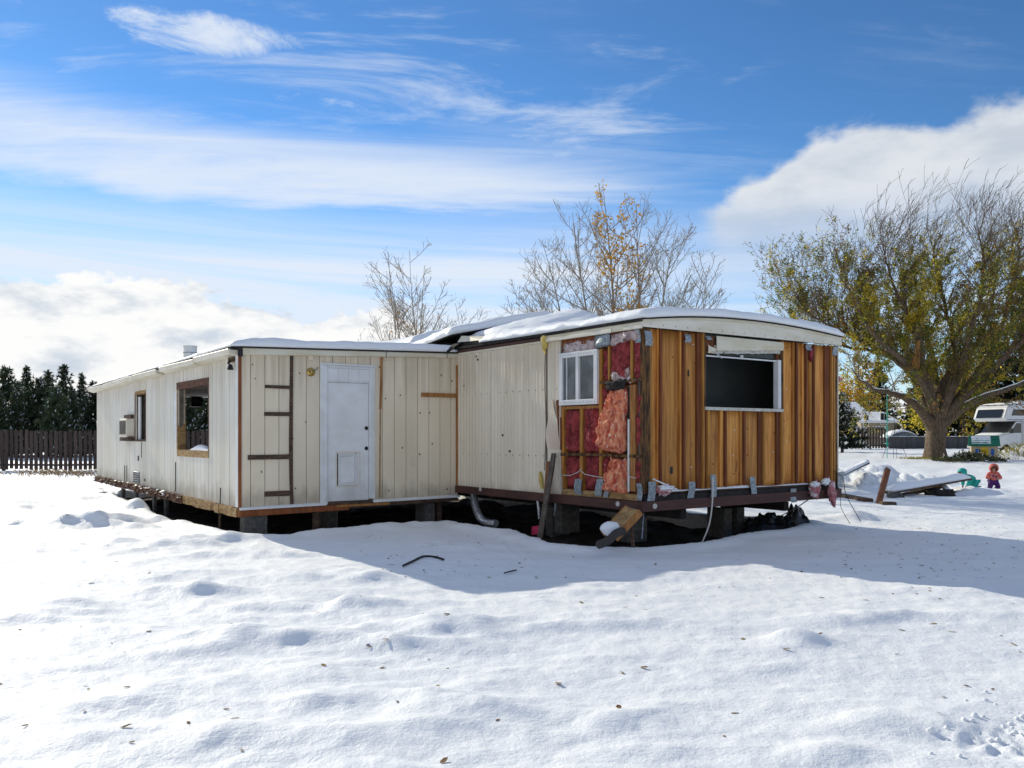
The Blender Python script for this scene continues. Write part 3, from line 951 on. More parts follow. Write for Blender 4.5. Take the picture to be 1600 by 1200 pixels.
# roof: deck, eaves gutter in lengths, snow
def lroof(x, y):
    return 3.125 + (3.262 - 3.125) * x / LW + 0.09 * math.sin(math.pi * min(1, max(0, x / LW))) * min(1.0, y / 1.5) * 0.6 - (AT(0) - AT(y))
m = MB()
m.sheet(10, 20, lambda s, t: (-.16 + s * (LW + .18), -.05 + t * (LL + .15), lroof(-.16 + s * (LW + .18), max(0, t * LL)) ),
        lambda s, t: (-.16 + s * (LW + .18), -.05 + t * (LL + .15), lroof(-.16 + s * (LW + .18), max(0, t * LL)) - .05))
m.build('roof', DARKGAP, left)
y = -0.02
k = 0
for L_ in (2.1, 2.6, 0.25, 2.3, 0.6, 3.0, 2.2):
    sag = random.uniform(-.02, .02)
    z0 = AT(y)
    m = MB()
    m.hexa([(-.19, y + .01, z0 + .0 + sag), (-.03, y + .01, z0 - .03), (-.03, y + L_ - .01, AT(y + L_) - .03), (-.19, y + L_ - .01, AT(y + L_) + .0 - sag),
            (-.21, y + .01, z0 + .095 + sag), (-.03, y + .01, z0 + .07), (-.03, y + L_ - .01, AT(y + L_) + .07), (-.21, y + L_ - .01, AT(y + L_) + .095 - sag)])
    if k != 2:
        m.build('eaves_gutter', FASCIAW, left, bevel=.01)
    y += L_; k += 1
m = MB(); m.box(-.035, -.0005, 0.0, LL, 2.97, 3.0); mm = m
for v_ in range(len(mm.v)):
    x_, y_, z_ = mm.v[v_]; mm.v[v_] = (x_, y_, z_ - (AT(0) - AT(y_)))
mm.build('side_fascia', FASCIA, left)


def snow_pad(parent, x0, x1, y0, y1, base, thick, nx, ny, seed, r=0.16, name='roof_snow', ragged=0.04, inner=None, ycut=None):
    """a pad of snow with a rounded, slightly ragged rim"""
    def pos(s, t):
        x = x0 + s * (x1 - x0); y = y0 + t * (y1 - y0)
        ex = ragged * float(gnoise(y / .5, seed * 3.1, seed)) + ragged * .5 * float(gnoise(y / .17, seed * 1.7, seed))
        ey = ragged * .5 * float(gnoise(x / .5, seed * 5.3, seed + 1))
        return x + (ex if s < .5 else -ex) * abs(2 * s - 1) ** 3, y + (ey if t < .5 else -ey) * abs(2 * t - 1) ** 3
    def ease(s, n):                      # denser rows by the rim
        return s
    def top(s, t):
        x, y = pos(s, t)
        d = min((x - x0), (x1 - x), (y - y0), (y1 - y))
        d = min(max(d, 0), r) / r
        prof = math.sqrt(max(0.0, 1 - (1 - d) ** 2))
        th = thick * (1 + .35 * float(gnoise(x / .9, y / .9, seed + 2)) + .15 * float(gnoise(x / .25, y / .25, seed + 3)))
        if inner:
            th *= inner(x, y)
        return (x, y, base(x, y) + .004 + th * (.30 + .70 * prof))
    def bot(s, t):
        x, y = pos(s, t)
        return (x, y, base(x, y) + .003)
    m = MB(); m.sheet(nx, ny, top, bot)
    return m.build(name, RSNOW, parent, smooth=True)


snow_pad(left, -.17, LW - .06, -.10, LL + .08, lroof, .15, 56, 150, 31, r=.13, inner=lambda x, y: 1.0 if x > .25 else (.55 + .45 * min(1, max(0, (x + .17) / .42))) * (1 if y < 2 else .75))
# flue pipe on the roof
fl = thing('chimney_pipe', None, None); fl.parent = left
m = MB(); m.lathe([(.0, 3.1), (.155, 3.1), (.155, 3.80), (.165, 3.80), (.168, 3.84), (.14, 3.845), (.13, 3.70), (0, 3.70)], (1.2, 7.5, 0), 24); m.build('flue', ALU, fl, smooth=False)
for zz in (3.45, 3.66):
    m = MB(); m.lathe([(.15, zz), (.165, zz), (.165, zz + .02), (.15, zz + .02)], (1.2, 7.5, 0), 24); m.build('flue_band', GALV, fl)
# broken floodlight under the eaves at the corner
fd = thing('flood_light', None, None); fd.parent = left
m = MB(); m.tube([(-.06, .25, 2.93), (-.13, .22, 2.86), (-.10, .16, 2.82)], .018, 6); m.build('lamp_arm', BLACK, fd)
m = MB(); m.lathe([(0, 0), (.03, 0), (.055, -.08), (.05, -.085), (0, -.06)], (-.11, .16, 2.83), 12); m.build('lamp_head', BLACK, fd)
m = MB(); m.box(-.09, -.03, .16, .34, 2.88, 2.96, j=.02); m.build('torn_fascia_end', DKWOOD, fd)
m = MB(); m.box(-.06, .02, -.085, -.076, 2.96, 3.11, j=.006); m.build('fascia_end', BLACK, left)

# ------------------------------------------------------------------ right home
right = thing('mobile_home', 'mobile home half with stripped end wall, orange plywood, bare studs and pink insulation', 'mobile home', CR, ROT)
ZR0, ZR1 = 0.53, 0.68          # rim
ZP = 0.85                      # bottom of the plywood
ZT = 3.235                     # bottom of the fascia


def srect(name, pts, x0, x1, material, parent=right, F=FR, bevel=0.0, smooth=False):
    """quad piece on the long wall from four pixel corners (clockwise from top left)"""
    P = [F.side(*p) for p in pts]
    tl, tr, br, bl = P
    m = MB()
    m.hexa([(x0, bl[0], bl[1]), (x0, br[0], br[1]), (x1, br[0], br[1]), (x1, bl[0], bl[1]), (x0, tl[0], tl[1]), (x0, tr[0], tr[1]), (x1, tr[0], tr[1]), (x1, tl[0], tl[1])])
    return m.build(name, material, parent, bevel=bevel, smooth=smooth)


# inner shell: keeps the rooms dark
yS = FR.side(877, 700)[0]                        # where the siding stops
wn = sq(FR, 878, 555, 934, 630)
m = MB(); m.box(.10, RW - .1, .13, RL, .62, .70); m.build('floor', DKWOOD, right)
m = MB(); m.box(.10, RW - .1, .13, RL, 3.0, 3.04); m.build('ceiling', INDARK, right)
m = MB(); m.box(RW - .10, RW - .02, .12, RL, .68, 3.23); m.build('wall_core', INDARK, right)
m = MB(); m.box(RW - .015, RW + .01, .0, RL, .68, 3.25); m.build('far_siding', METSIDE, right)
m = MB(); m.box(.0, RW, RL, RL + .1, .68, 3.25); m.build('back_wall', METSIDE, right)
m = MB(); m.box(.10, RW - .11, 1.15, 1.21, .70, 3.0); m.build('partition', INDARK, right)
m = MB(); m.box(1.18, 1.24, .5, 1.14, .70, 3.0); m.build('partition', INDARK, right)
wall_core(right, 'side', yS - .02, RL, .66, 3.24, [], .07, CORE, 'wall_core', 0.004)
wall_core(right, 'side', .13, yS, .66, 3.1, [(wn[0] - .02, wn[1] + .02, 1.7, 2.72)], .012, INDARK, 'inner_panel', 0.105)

# ribbed metal panels
seams = [718, 768.3, 819, 856, 877]
for k, (a, b) in enumerate(zip(seams, seams[1:])):
    u1, u0 = FR.side(a, 700)[0], FR.side(b, 700)[0]
    if k == 0:
        u1 += 0.10
    m = MB()
    per = 0.105
    n = max(10, int((u1 - u0) / per * 8))
    def prof(u):
        f = (u / per) % 1.0
        q = 0.0
        if f < .12: q = f / .12
        elif f < .5: q = 1
        elif f < .62: q = 1 - (f - .5) / .12
        return .017 * q
    zb0, zt0 = (.675, 3.235)
    if k == 3:
        n = 16
    dent = lambda u, z: .006 * float(gnoise(u * 2.2, z * 1.3, 40 + k))
    m.sheet(n, 14, lambda s, t: (-.012 - (prof(u0 + s * (u1 - u0)) if k < 2 else .5 * prof(u0 + s * (u1 - u0))) - dent(u0 + s * (u1 - u0), zb0 + t * (zt0 - zb0)), u0 + .003 + s * (u1 - u0 - .006), zb0 + t * (zt0 - zb0)),
            lambda s, t: (-.001, u0 + .003 + s * (u1 - u0 - .006), zb0 + t * (zt0 - zb0)))
    m.build('siding_panel', METSIDE, right)
    m = MB(); m.box(-.034, -.004, u0 - .006, u0 + .006, .68, 3.23)
    m.build('panel_seam', FASCIAW if k != 2 else GREYWOOD, right)
    for zz in (1.30, 2.42):
        for i in range(int((u1 - u0) / .21)):
            m = MB(); m.lathe([(0, -.030), (.008, -.028), (.008, -.012), (0, -.012)], (0, u0 + .1 + i * .21, zz), 6, 'x'); m.build('nail_head', GREYWOOD, right)
for (px, py) in ((746, 557), (748, 562), (727, 603), (787, 680), (798, 705)):
    u, z = FR.side(px, py)
    m = MB(); m.lathe([(0, -.032), (.02, -.031), (.02, -.015), (0, -.015)], (0, u, z), 8, 'x'); m.build('wall_hole', BLACK, right)

# torn flap of siding beside the window opening
m = MB()
P = [FR.side(860, 626), (FR.side(868, 624)), FR.side(876.5, 702), FR.side(874, 705)]
m.sheet(4, 8, lambda s, t: (-.04 - .22 * (1 - t) * (1 - s) - .05 * math.sin(t * 5 + s * 3), (P[3][0] * (1 - s) + P[2][0] * s) * (1 - t) + (P[0][0] * (1 - s) + P[1][0] * s) * t - .02, P[2][1] * (1 - t) + P[0][1] * t),
        lambda s, t: (-.03 - .22 * (1 - t) * (1 - s) - .05 * math.sin(t * 5 + s * 3), (P[3][0] * (1 - s) + P[2][0] * s) * (1 - t) + (P[0][0] * (1 - s) + P[1][0] * s) * t - .02, P[2][1] * (1 - t) + P[0][1] * t))
m.build('torn_siding_flap', METSIDE, right)
srect('torn_edge', [(871, 626), (877, 624), (878, 703), (876, 700)], -.03, .06, STUDR)

# framing of the open part of the long wall, backing first
def uz(px, py):
    return FR.side(px, py)
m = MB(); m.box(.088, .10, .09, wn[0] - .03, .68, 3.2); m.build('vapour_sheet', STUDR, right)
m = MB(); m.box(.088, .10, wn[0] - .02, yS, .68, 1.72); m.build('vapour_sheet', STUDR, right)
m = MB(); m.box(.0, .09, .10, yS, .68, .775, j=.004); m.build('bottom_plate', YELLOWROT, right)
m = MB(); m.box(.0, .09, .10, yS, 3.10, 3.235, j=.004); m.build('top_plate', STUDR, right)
def stud(pxa, pxb, ya, yb, material=STUDY, x0=0.0, x1=.088, name='stud'):
    ua, ub = uz(pxb, ya)[0], uz(pxa, ya)[0]
    za, zb = uz((pxa + pxb) / 2, yb)[1], uz((pxa + pxb) / 2, ya)[1]
    m = MB(); m.box(x0, x1, ua, ub, max(za, .776), min(zb, 3.099), j=.003)
    return m.build(name, material, right, bevel=.003)
for q in ((877.5, 881, 636, 770), (905.5, 910, 636, 770), (936, 940, 545, 770), (949.5, 952, 540, 598), (984.5, 988.5, 528, 598)):
    stud(*q)
stud(984, 992, 601, 768, ORWOOD)
stud(975.5, 983, 604, 768, DARKGAP, .03, .088, 'cavity_shade_strip')  # solid dark strip standing in for the shade of the open bay
stud(942, 947, 560, 770, STUDR, .05, .088)
# window header and sill
srect('sill_board', [(876, 635), (936, 633), (936, 638), (876, 640)], .0, .088, ORWOOD)
# charred flat bars nailed across the studs
for (pa, pb, yy) in ((938, 1003, 597.5), (876.5, 1004, 709.5)):
    ua, ub = uz(pb, yy)[0], uz(pa, yy)[0]
    m = MB(); n = 9
    for i in range(n):
        a = ua + (ub - ua) * i / n; b = ua + (ub - ua) * (i + 1) / n
        z = uz(pa, yy)[1] + random.uniform(-.006, .006)
        m.box(-.018 + random.uniform(-.004, .004), -.002, a, b, z - .022, z + .022, j=.004)
    m.build('cross_bar', STUDK, right)


def batt(pts, x_back, thick, material, seed, name='insulation_batt', nx=22, ny=36, amp=.065, rag=.055, F=FR, parent=right, fold=0.0):
    """lumpy insulation filling a four-cornered patch of the long wall (corners clockwise from top left)"""
    P = [F.side(*p) for p in pts]
    tl, tr, br, bl = P
    def uv(s, t):
        u = (bl[0] * (1 - s) + br[0] * s) * (1 - t) + (tl[0] * (1 - s) + tr[0] * s) * t
        z = (bl[1] * (1 - s) + br[1] * s) * (1 - t) + (tl[1] * (1 - s) + tr[1] * s) * t
        e = abs(2 * s - 1) ** 4
        u += rag * e * float(gnoise(z * 7, seed + s, seed))
        z += rag * abs(2 * t - 1) ** 4 * float(gnoise(u * 9, seed + t, seed + 1))
        return u, z
    def top(s, t):
        u, z = uv(s, t)
        pr = (1 - abs(2 * s - 1) ** 4) * (1 - abs(2 * t - 1) ** 10)
        n = float(gnoise(u * 6, z * 4, seed + 2)) + .6 * float(gnoise(u * 16, z * 12, seed + 3)) + .35 * float(gnoise(u * 34, z * 30, seed + 4))
        if fold:
            sag = (1 - t) ** .9 * .75 + .25 + .05 * math.sin(t * 9 + seed)
            n += fold * (math.sin(z * 34 + u * 26 + 5 * float(gnoise(z * 3, u * 5, seed + 6))) + .8 * math.sin(u * 48 + 4 * float(gnoise(z * 2.2, u * 2, seed + 7)))) 
            n += .55 * float(gnoise(u * 42, z * 11, seed + 8)) + .35 * float(gnoise(u * 70, z * 40, seed + 9)) - .5 * abs(float(gnoise(u * 9, z * 2.5, seed + 10)))
            return (x_back - thick * sag * (.25 + .75 * pr) - amp * n * (.3 + .7 * pr), u, z)
        return (x_back - thick * (.25 + .75 * pr) - amp * n * (.3 + .7 * pr), u, z)
    def bot(s, t):
        u, z = uv(s, t)
        return (x_back, u, z)
    m = MB(); m.sheet(nx, ny, top, bot)
    return m.build(name, material, parent, smooth=True)


batt([(881, 641), (905, 640), (905, 707), (881, 705)], .087, .097, PINK, 50)
batt([(910, 636), (936, 634), (936, 707), (910, 707)], .087, .107, PINK, 51, amp=.05)
batt([(883, 713), (905, 713), (905, 762), (883, 762)], .087, .097, PINK, 52)
batt([(911, 713), (936, 713), (936, 765), (911, 766)], .087, .097, PINK, 53)
batt([(940, 547), (949, 544), (949, 598), (940, 598)], .087, .082, PINK, 54)
batt([(952, 532), (985, 517), (985, 597), (952, 598)], .087, .102, PINK, 55, amp=.05)
batt([(988, 520), (1000, 516), (1002, 598), (988, 597)], .087, .082, PINK, 56, amp=.05)
batt([(940, 602), (947, 602), (947, 706), (940, 706)], .087, .082, PINK, 57)
batt([(992, 602), (1003, 602), (1003, 706), (992, 706)], .087, .082, PINK, 58)
batt([(992, 713), (1003, 713), (1003, 767), (992, 764)], .087, .082, PINK, 59)
batt([(940, 713), (948, 713), (948, 764), (940, 764)], .087, .082, PINK, 62)
# two hanging rolls that bulge out of the wall into the sun
batt([(949, 605), (979, 602), (977, 708), (943, 704)], .07, .40, PEACH_LIT, 60, amp=.06, fold=.42, nx=56, ny=110, rag=.06, name='hanging_insulation')
batt([(950, 715), (979, 716), (979, 770), (952, 769)], .07, .34, PEACH_LIT, 61, amp=.06, fold=.42, nx=56, ny=64, rag=.06, name='hanging_insulation')
batt([(949, 597), (980, 593), (979, 609), (950, 611)], -.02, .07, DARKGAP, 63, amp=.07, rag=.06, name='charred_scrap')
batt([(953, 584), (984, 574), (984, 597), (953, 597)], .03, .06, FILM, 64, amp=.07, rag=.06, name='torn_film')
# pipe, cables
u, z0 = uz(983, 768); _, z1 = uz(983, 655)
m = MB(); m.tube([(-.01, u, z0), (-.01, u, z1)], .016, 8); m.build('pipe', TRIMW, right)
def cable(pts, material, r=.007, x=-.025, parent=right):
    m = MB(); m.tube([(x + random.uniform(-.01, .01), *uz(*p)) for p in pts], r, 5); return m.build('cable', material, parent)
cable([(878, 742), (892, 743), (905, 738), (911, 732)], WIRE)
cable([(910, 736), (916, 741), (930, 744), (948, 747)], WIRE)
cable([(879, 745), (880, 757), (879, 768)], WIRE)
cable([(983, 735), (986, 745), (996, 747)], WIRE)
# torn film above the window and bent flashing
batt([(875, 537), (930, 528), (933, 551), (875, 555)], .03, .05, FILM, 65, name='torn_film', amp=.05)
batt([(955, 523), (1001, 513), (1001, 528), (955, 541)], .0, .04, FILM, 66, name='torn_film', amp=.06)
batt([(930, 524), (956, 519), (954, 541), (934, 545)], -.02, .05, GALV, 67, name='bent_flashing', nx=5, ny=5, amp=.06)
# window
w = thing('window', None, None); w.parent = right
tl, tr, br, bl = uz(875.5, 553), uz(935, 549), uz(936.5, 632), uz(877, 633)
u0, u1 = br[0], bl[0]; z0, z1 = bl[1] - .01, tl[1]
fw = .085
m = MB()
for q in ((u0, u1, z1 - fw, z1), (u0, u1, z0, z0 + fw), (u0, u0 + fw, z0 + fw, z1 - fw), (u1 - fw, u1, z0 + fw, z1 - fw)):
    m.box(-.055, .0, q[0], q[1], q[2], q[3])
m.build('frame', TRIMW, w, bevel=.006)
um = uz(905, 600)[0]
m = MB(); m.box(-.05, .0, um - .035, um + .035, z0 + fw, z1 - fw); m.build('mullion', TRIMW, w, bevel=.004)
m = MB(); m.box(-.02, -.012, um + .036, u1 - fw - .001, z0 + fw + .001, z1 - fw - .001); m.build('pane', GLASS, w)
m = MB(); m.box(-.008, -.002, u0 + fw + .001, um - .036, z0 + fw + .001, z1 - fw - .001); m.build('pane', GLASS, w)
m = MB(); m.box(-.035, -.021, u1 - fw - .10, u1 - fw - .085, z0 + fw, z1 - fw); m.build('sash_line', TRIMW, w)
for i in range(14):
    t = i / 13
    for zz in (z0 + fw / 2, z1 - fw / 2):
        m = MB(); m.lathe([(0, -.058), (.007, -.057), (.007, -.054), (0, -.054)], (0, u0 + .05 + t * (u1 - u0 - .1), zz), 6, 'x'); m.build('screw', GREYWOOD, w)

# galvanised straps, long wall
def strap(parent, plane, pts, wd=None, proud=.02, kink=.014, seed=0):
    m = MB()
    (xa, ya), (xb, yb) = pts[0], pts[1]
    if plane == 'side':
        ua, ub = uz(xb, yb)[0], uz(xa, ya)[0]
        za, zb = uz(xb, yb)[1], uz(xa, ya)[1]
        f = lambda s, t: (-proud - kink * math.sin(t * 3.3 + seed) - .004, ua + (ub - ua) * s + .008 * math.sin(t * 4 + seed), za + (zb - za) * t)
        g = lambda s, t: (-proud - kink * math.sin(t * 3.3 + seed) + .002, ua + (ub - ua) * s + .008 * math.sin(t * 4 + seed), za + (zb - za) * t)
    else:
        a, za = FR.front(xa, yb); b, _ = FR.front(xb, yb); zb = FR.front(xa, ya)[1]
        f = lambda s, t: (a + (b - a) * s + .006 * math.sin(t * 4 + seed), -proud - kink * math.sin(t * 3.3 + seed) - .004, za + (zb - za) * t)
        g = lambda s, t: (a + (b - a) * s + .006 * math.sin(t * 4 + seed), -proud - kink * math.sin(t * 3.3 + seed) + .002, za + (zb - za) * t)
    m.sheet(3, 8, f, g)
    return m.build('metal_strap', GALV, parent)
for i, q in enumerate((((900, 748), (911, 773)), ((932.5, 748), (943, 776)), ((946, 753), (953, 777)), ((996, 755), (1004, 782)), ((993.5, 515), (1001.5, 535)))):
    strap(right, 'side', q, seed=i)

# ------------------------------------------------------------------ end wall
X = lambda zx: FR.front(980 + zx / 3.0, 650)[0]            # from the 3x enlargement of the end wall
zoomz = lambda zx, zy: FR.front(980 + zx / 3.0, 470 + zy / 3.0)[1]
wx0, wx1 = X(366), X(727)
wz0, wz1 = 2.09, 2.93
DEP = .088
# plywood strips at the back of the bays, studs in front
lower = [(100, 152), (166, 258), (272, 338)], [(372, 447), (468, 542), (556, 628), (648, 712)], [(736, 790), (800, 832), (846, 868), (882, 938)]
for gi, grp in enumerate(lower):
    for (a, b) in grp:
        zt = ZT if gi != 1 else wz0 - .05
        m = MB()
        xa, xb = X(a) - .03, X(b) + .03
        bow = random.uniform(.004, .014)
        m.sheet(6, 8, lambda s, t: (xa + (xb - xa) * s, DEP - .012 - bow * math.sin(math.pi * s) + .004 * float(gnoise(s * 2 + a, t * 3, 71)), ZP - .04 + t * (zt - ZP + .04)),
                lambda s, t: (xa + (xb - xa) * s, DEP, ZP - .04 + t * (zt - ZP + .04)))
        m.build('plywood_strip', PLY, right, smooth=True)
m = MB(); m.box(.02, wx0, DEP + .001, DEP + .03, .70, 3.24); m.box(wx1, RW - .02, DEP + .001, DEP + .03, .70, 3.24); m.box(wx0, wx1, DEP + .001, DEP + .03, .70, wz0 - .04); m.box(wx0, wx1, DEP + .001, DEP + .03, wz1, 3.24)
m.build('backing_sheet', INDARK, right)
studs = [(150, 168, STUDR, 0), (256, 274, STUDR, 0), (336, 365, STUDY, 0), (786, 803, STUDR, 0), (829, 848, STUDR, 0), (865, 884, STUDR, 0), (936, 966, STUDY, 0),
         (370, 388, STUDY, 1), (446, 470, STUDR, 1), (540, 558, STUDR, 1), (626, 651, STUDY, 1), (709, 734, STUDY, 0)]  # red-brown ones carry the shadow lines between the boards in their colour
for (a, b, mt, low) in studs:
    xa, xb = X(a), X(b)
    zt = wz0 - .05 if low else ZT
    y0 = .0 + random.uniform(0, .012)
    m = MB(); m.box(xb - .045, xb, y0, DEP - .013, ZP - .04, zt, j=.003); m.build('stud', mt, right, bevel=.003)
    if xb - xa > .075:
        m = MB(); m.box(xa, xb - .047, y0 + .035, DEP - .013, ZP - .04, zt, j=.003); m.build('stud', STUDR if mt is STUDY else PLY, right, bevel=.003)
# corner posts
m = MB(); m.box(.012, .065, .0, .095, .79, 3.22, j=.004); m.build('corner_post', STUDK, right, bevel=.004)
m = MB(); m.box(.068, .15, .004, .07, .79, 3.22, j=.004); m.build('corner_post', STUDK, right, bevel=.004)
m = MB(); m.box(.153, .195, .0, .08, .79, 3.22, j=.004); m.build('corner_post', STUDY, right, bevel=.004)
m = MB(); m.box(RW - .13, RW - .085, .0, .09, .79, 3.22, j=.004); m.build('corner_post', STUDY, right, bevel=.004)
m = MB(); m.box(RW - .08, RW - .018, .004, .09, .79, 3.22, j=.004); m.build('corner_post', STUDK, right, bevel=.004)
# cut-outs and nails in the plywood
for (zx, zy, w_, h_) in ((221, 795, 7, 16), (301, 338, 4, 15)):
    x, z = FR.front(980 + zx / 3, 470 + zy / 3)
    m = MB(); m.box(x - w_ / 3 / 95, x + w_ / 3 / 95, DEP - .032, DEP - .0265, z - h_ / 3 / 100, z + h_ / 3 / 100); m.build('socket_hole', BLACK, right)
for k in range(46):
    zx, zy = random.uniform(110, 950), random.uniform(190, 840)
    if 360 < zx < 735 and zy < 520: continue
    x, z = FR.front(980 + zx / 3, 470 + zy / 3)
    m = MB(); m.box(x - .008, x + .008, DEP - .034, DEP - .024, z - .010, z + .008); m.build('nail_tuft', random.choice((PINK, TRIMW, DKWOOD, DKWOOD)), right)
# window opening of the end wall
w = thing('window', None, None); w.parent = right
m = MB(); m.box(wx0 - .01, wx1 + .01, -.02, .10, wz0 - .05, wz0, j=.005); m.build('sill', ROTWHITE, w)
m = MB(); m.box(wx1 - .11, wx1 - .03, -.005, .10, wz0 + .001, wz1 - .02); m.build('jamb', TRIMW, w, bevel=.006)
m = MB(); m.box(wx1 - .028, wx1 + .012, -.01, .09, wz0 + .001, 3.2, j=.004); m.build('trimmer', STUDK, w)
m = MB(); m.box(wx0 - .02, wx0 + .015, .0, .09, wz0 + .001, 3.2, j=.004); m.build('trimmer', STUDK, w)
m = MB(); m.box(wx0 + .02, wx1 - .12, .03, .06, wz1 - .05, wz1 - .028); m.build('head_rail', TRIMW, w)
hx0 = X(415)
def valance(s, t):
    x = hx0 + (wx1 + .0 - hx0) * s
    top = ZT - .01 - .02
    low = zoomz(415 + 310 * s, 232) - .035 * abs(float(gnoise(s * 14, 3.0, 81)))
    return x, low + (top - low) * t
m = MB(); m.sheet(40, 4, lambda s, t: (valance(s, t)[0], -.022 - .012 * math.sin(t * 3), valance(s, t)[1]), lambda s, t: (valance(s, t)[0], -.012, valance(s, t)[1]))
m.build('torn_valance', FASCIA, w)
def valance2(s, t):
    x = hx0 - .02 + (wx1 - .02 - hx0) * s
    top = zoomz(415 + 310 * s, 208)
    low = zoomz(415 + 310 * s, 246) - .04 * abs(float(gnoise(s * 22, 5.0, 82)))
    return x, low + (top - low) * t
m = MB(); m.sheet(50, 3, lambda s, t: (valance2(s, t)[0], .010, valance2(s, t)[1]), lambda s, t: (valance2(s, t)[0], .03, valance2(s, t)[1]))
m.build('torn_valance', ROTWHITE, w)
m = MB(); m.box(wx0 + .02, hx0 - .01, .02, .08, wz1 - .0, 3.2); m.build('gap_shade_filler', STUDR, w)  # solid piece filling the gap, its shade put in the colour
x, z = FR.front(980 + 388 / 3, 470 + 225 / 3)
m = MB(); m.sheet(10, 6, lambda s, t: (x - .07 + .17 * s, -.028 - .012 * math.sin(5 * s + 3 * t), z - .07 - .02 * float(gnoise(s * 7, 2.0, 83)) + (.13 - .06 * s) * t), lambda s, t: (x - .07 + .17 * s, -.016 - .012 * math.sin(5 * s + 3 * t), z - .07 - .02 * float(gnoise(s * 7, 2.0, 83)) + (.13 - .06 * s) * t)); m.build('torn_valance', FASCIA, w)
m = MB(); m.bar((x + .04, -.03, z - .03), (x + .22, -.05, z - .14), .03, .006); m.build('loose_slat', TRIMW, w)
x, z = FR.front(980 + 540 / 3, 470 + 258 / 3)
m = MB(); m.box(x - .02, x + .02, -.0, .03, z - .03, z + .01); m.build('latch', TRIMW, w)

# plates, snow ledge, rim
m = MB(); m.box(.02, RW - .02, -.03, .09, ZR1 + .002, ZR1 + .09, j=.006); m.build('bottom_plate', DARKGAP, right)
m = MB(); m.box(.02, RW - .02, -.01, .09, ZR1 + .095, ZP - .045, j=.006); m.build('bottom_plate', DKWOOD, right)
def ledge(x0, x1, seed, h=.045):
    m = MB()
    m.sheet(60, 5, lambda s, t: (x0 + (x1 - x0) * s, -.035 + .10 * t, ZP - .044 + h * (1 - abs(2 * t - 1) ** 3) * max(.05, .55 + .9 * float(gnoise(s * (x1 - x0) * 2.3, t, seed)))),
            lambda s, t: (x0 + (x1 - x0) * s, -.035 + .10 * t, ZP - .0445))
    m.build('ledge_snow', RSNOW, right, smooth=True)
ledge(.30, 2.35, 91); ledge(2.4, 3.9, 92, .02)
m = MB(); m.hexa([(-.06, -.06, ZR0), (RW + .02, -.06, ZR0 + .01), (RW + .02, .02, ZR0 + .01), (-.06, .02, ZR0), (-.06, -.06, ZR1), (RW + .02, -.06, ZR1 + .02), (RW + .02, .02, ZR1 + .02), (-.06, .02, ZR1)])
m.build('rim_joist', BROWNRIM, right, bevel=.006)
m = MB(); m.hexa([(-.06, .022, ZR0), (.02, .022, ZR0), (.02, RL, ZR0 + .02), (-.06, RL, ZR0 + .02), (-.06, .022, ZR1 - .004), (.02, .022, ZR1 - .004), (.02, RL, ZR1 - .01), (-.06, RL, ZR1 - .01)])
m.build('rim_joist', BROWNRIM, right, bevel=.006)
m = MB(); m.box(RW - .04, RW + .0, .03, RL, ZR0 + .02, ZR1); m.build('rim_joist', BROWNRIM, right)
for yy in (2.0, 4.0, 6.0, 9.0, 12.0):
    m = MB(); m.box(.03, RW - .05, yy, yy + .05, ZR0 - .03, ZR1 - .06); m.build('floor_joist', DKWOOD, right)
for xx in (1.05, 3.6):
    m = MB(); m.box(xx, xx + .12, .25, RL - .3, .34, ZR0 - .035); m.build('chassis_beam', DARKGAP, right)
for (px, py, pl) in ((755, 764, 's'), (970, 787, 's')):
    u, z = FR.side(px, py)
    m = MB(); m.lathe([(0, -.075), (.038, -.073), (.042, -.0605), (0, -.0605)], (0, u, z), 14, 'x'); m.build('badge', BUTTON, right)
x, z = FR.front(1018.5, 790.5)
m = MB(); m.lathe([(0, -.075), (.038, -.073), (.042, -.0605), (0, -.0605)], (x, 0, z), 14, 'y'); m.build('badge', BUTTON, right)
for i, q in enumerate((((265, 157), (292, 195)), ((366, 165), (390, 182)), ((835, 205), (860, 232)), ((960, 215), (982, 255)), ((270, 848), (300, 925)), ((375, 815), (400, 920)),
                       ((563, 825), (588, 905)), ((752, 880), (778, 945)), ((974, 800), (1000, 875)), ((82, 848), (116, 938)), ((78, 140), (110, 210)))):
    strap(right, 'front', [(980 + a / 3, 470 + b / 3) for a, b in q], seed=i * 1.3, proud=.066 if q[0][1] > 700 else .02, kink=.012)


def clump(name, px, py, r, stretch, material, seed, parent=right, off=-.06, snow=False, hang=0.0):
    x, z = FR.front(px, py)
    m = MB()
    n, k = 20, 16
    vs_, fs = [], []
    for i in range(k + 1):
        th = math.pi * i / k
        for j in range(n):
            ph = 2 * math.pi * j / n
            d = Vector((math.sin(th) * math.cos(ph), math.sin(th) * math.sin(ph), math.cos(th)))
            q = 1 + .75 * float(gnoise(d.x * 1.9 + seed, d.z * 1.9 + d.y, seed)) + .55 * float(gnoise(d.x * 5 + seed, d.z * 5 + d.y * 3, seed + 1))
            vs_.append((x + d.x * r * stretch[0] * q + hang * (1 - d.z) * r, off + d.y * r * stretch[1] * q, z + d.z * r * stretch[2] * q))
    for i in range(k):
        for j in range(n):
            a, b = i * n + j, i * n + (j + 1) % n
            fs.append((a, b, b + n, a + n))
    m.add(vs_, fs)
    o = m.build(name, material, parent, smooth=True)
    return o
clump('insulation_tuft', 1033, 766, .11, (1.3, .7, .7), PALEPINK, 101)
clump('tuft_snow', 1033, 762, .10, (1.4, .7, .4), RSNOW, 102, off=-.09)
clump('insulation_tuft', 1264, 765, .13, (.85, .5, 1.05), PALEPINK, 103, off=-.12)
clump('insulation_tuft', 1286, 768, .14, (.55, .45, 1.55), PALEPINK, 104, off=-.14, hang=.35)
clump('tuft_snow', 1278, 752, .09, (1.2, .6, .6), RSNOW, 105, off=-.16)
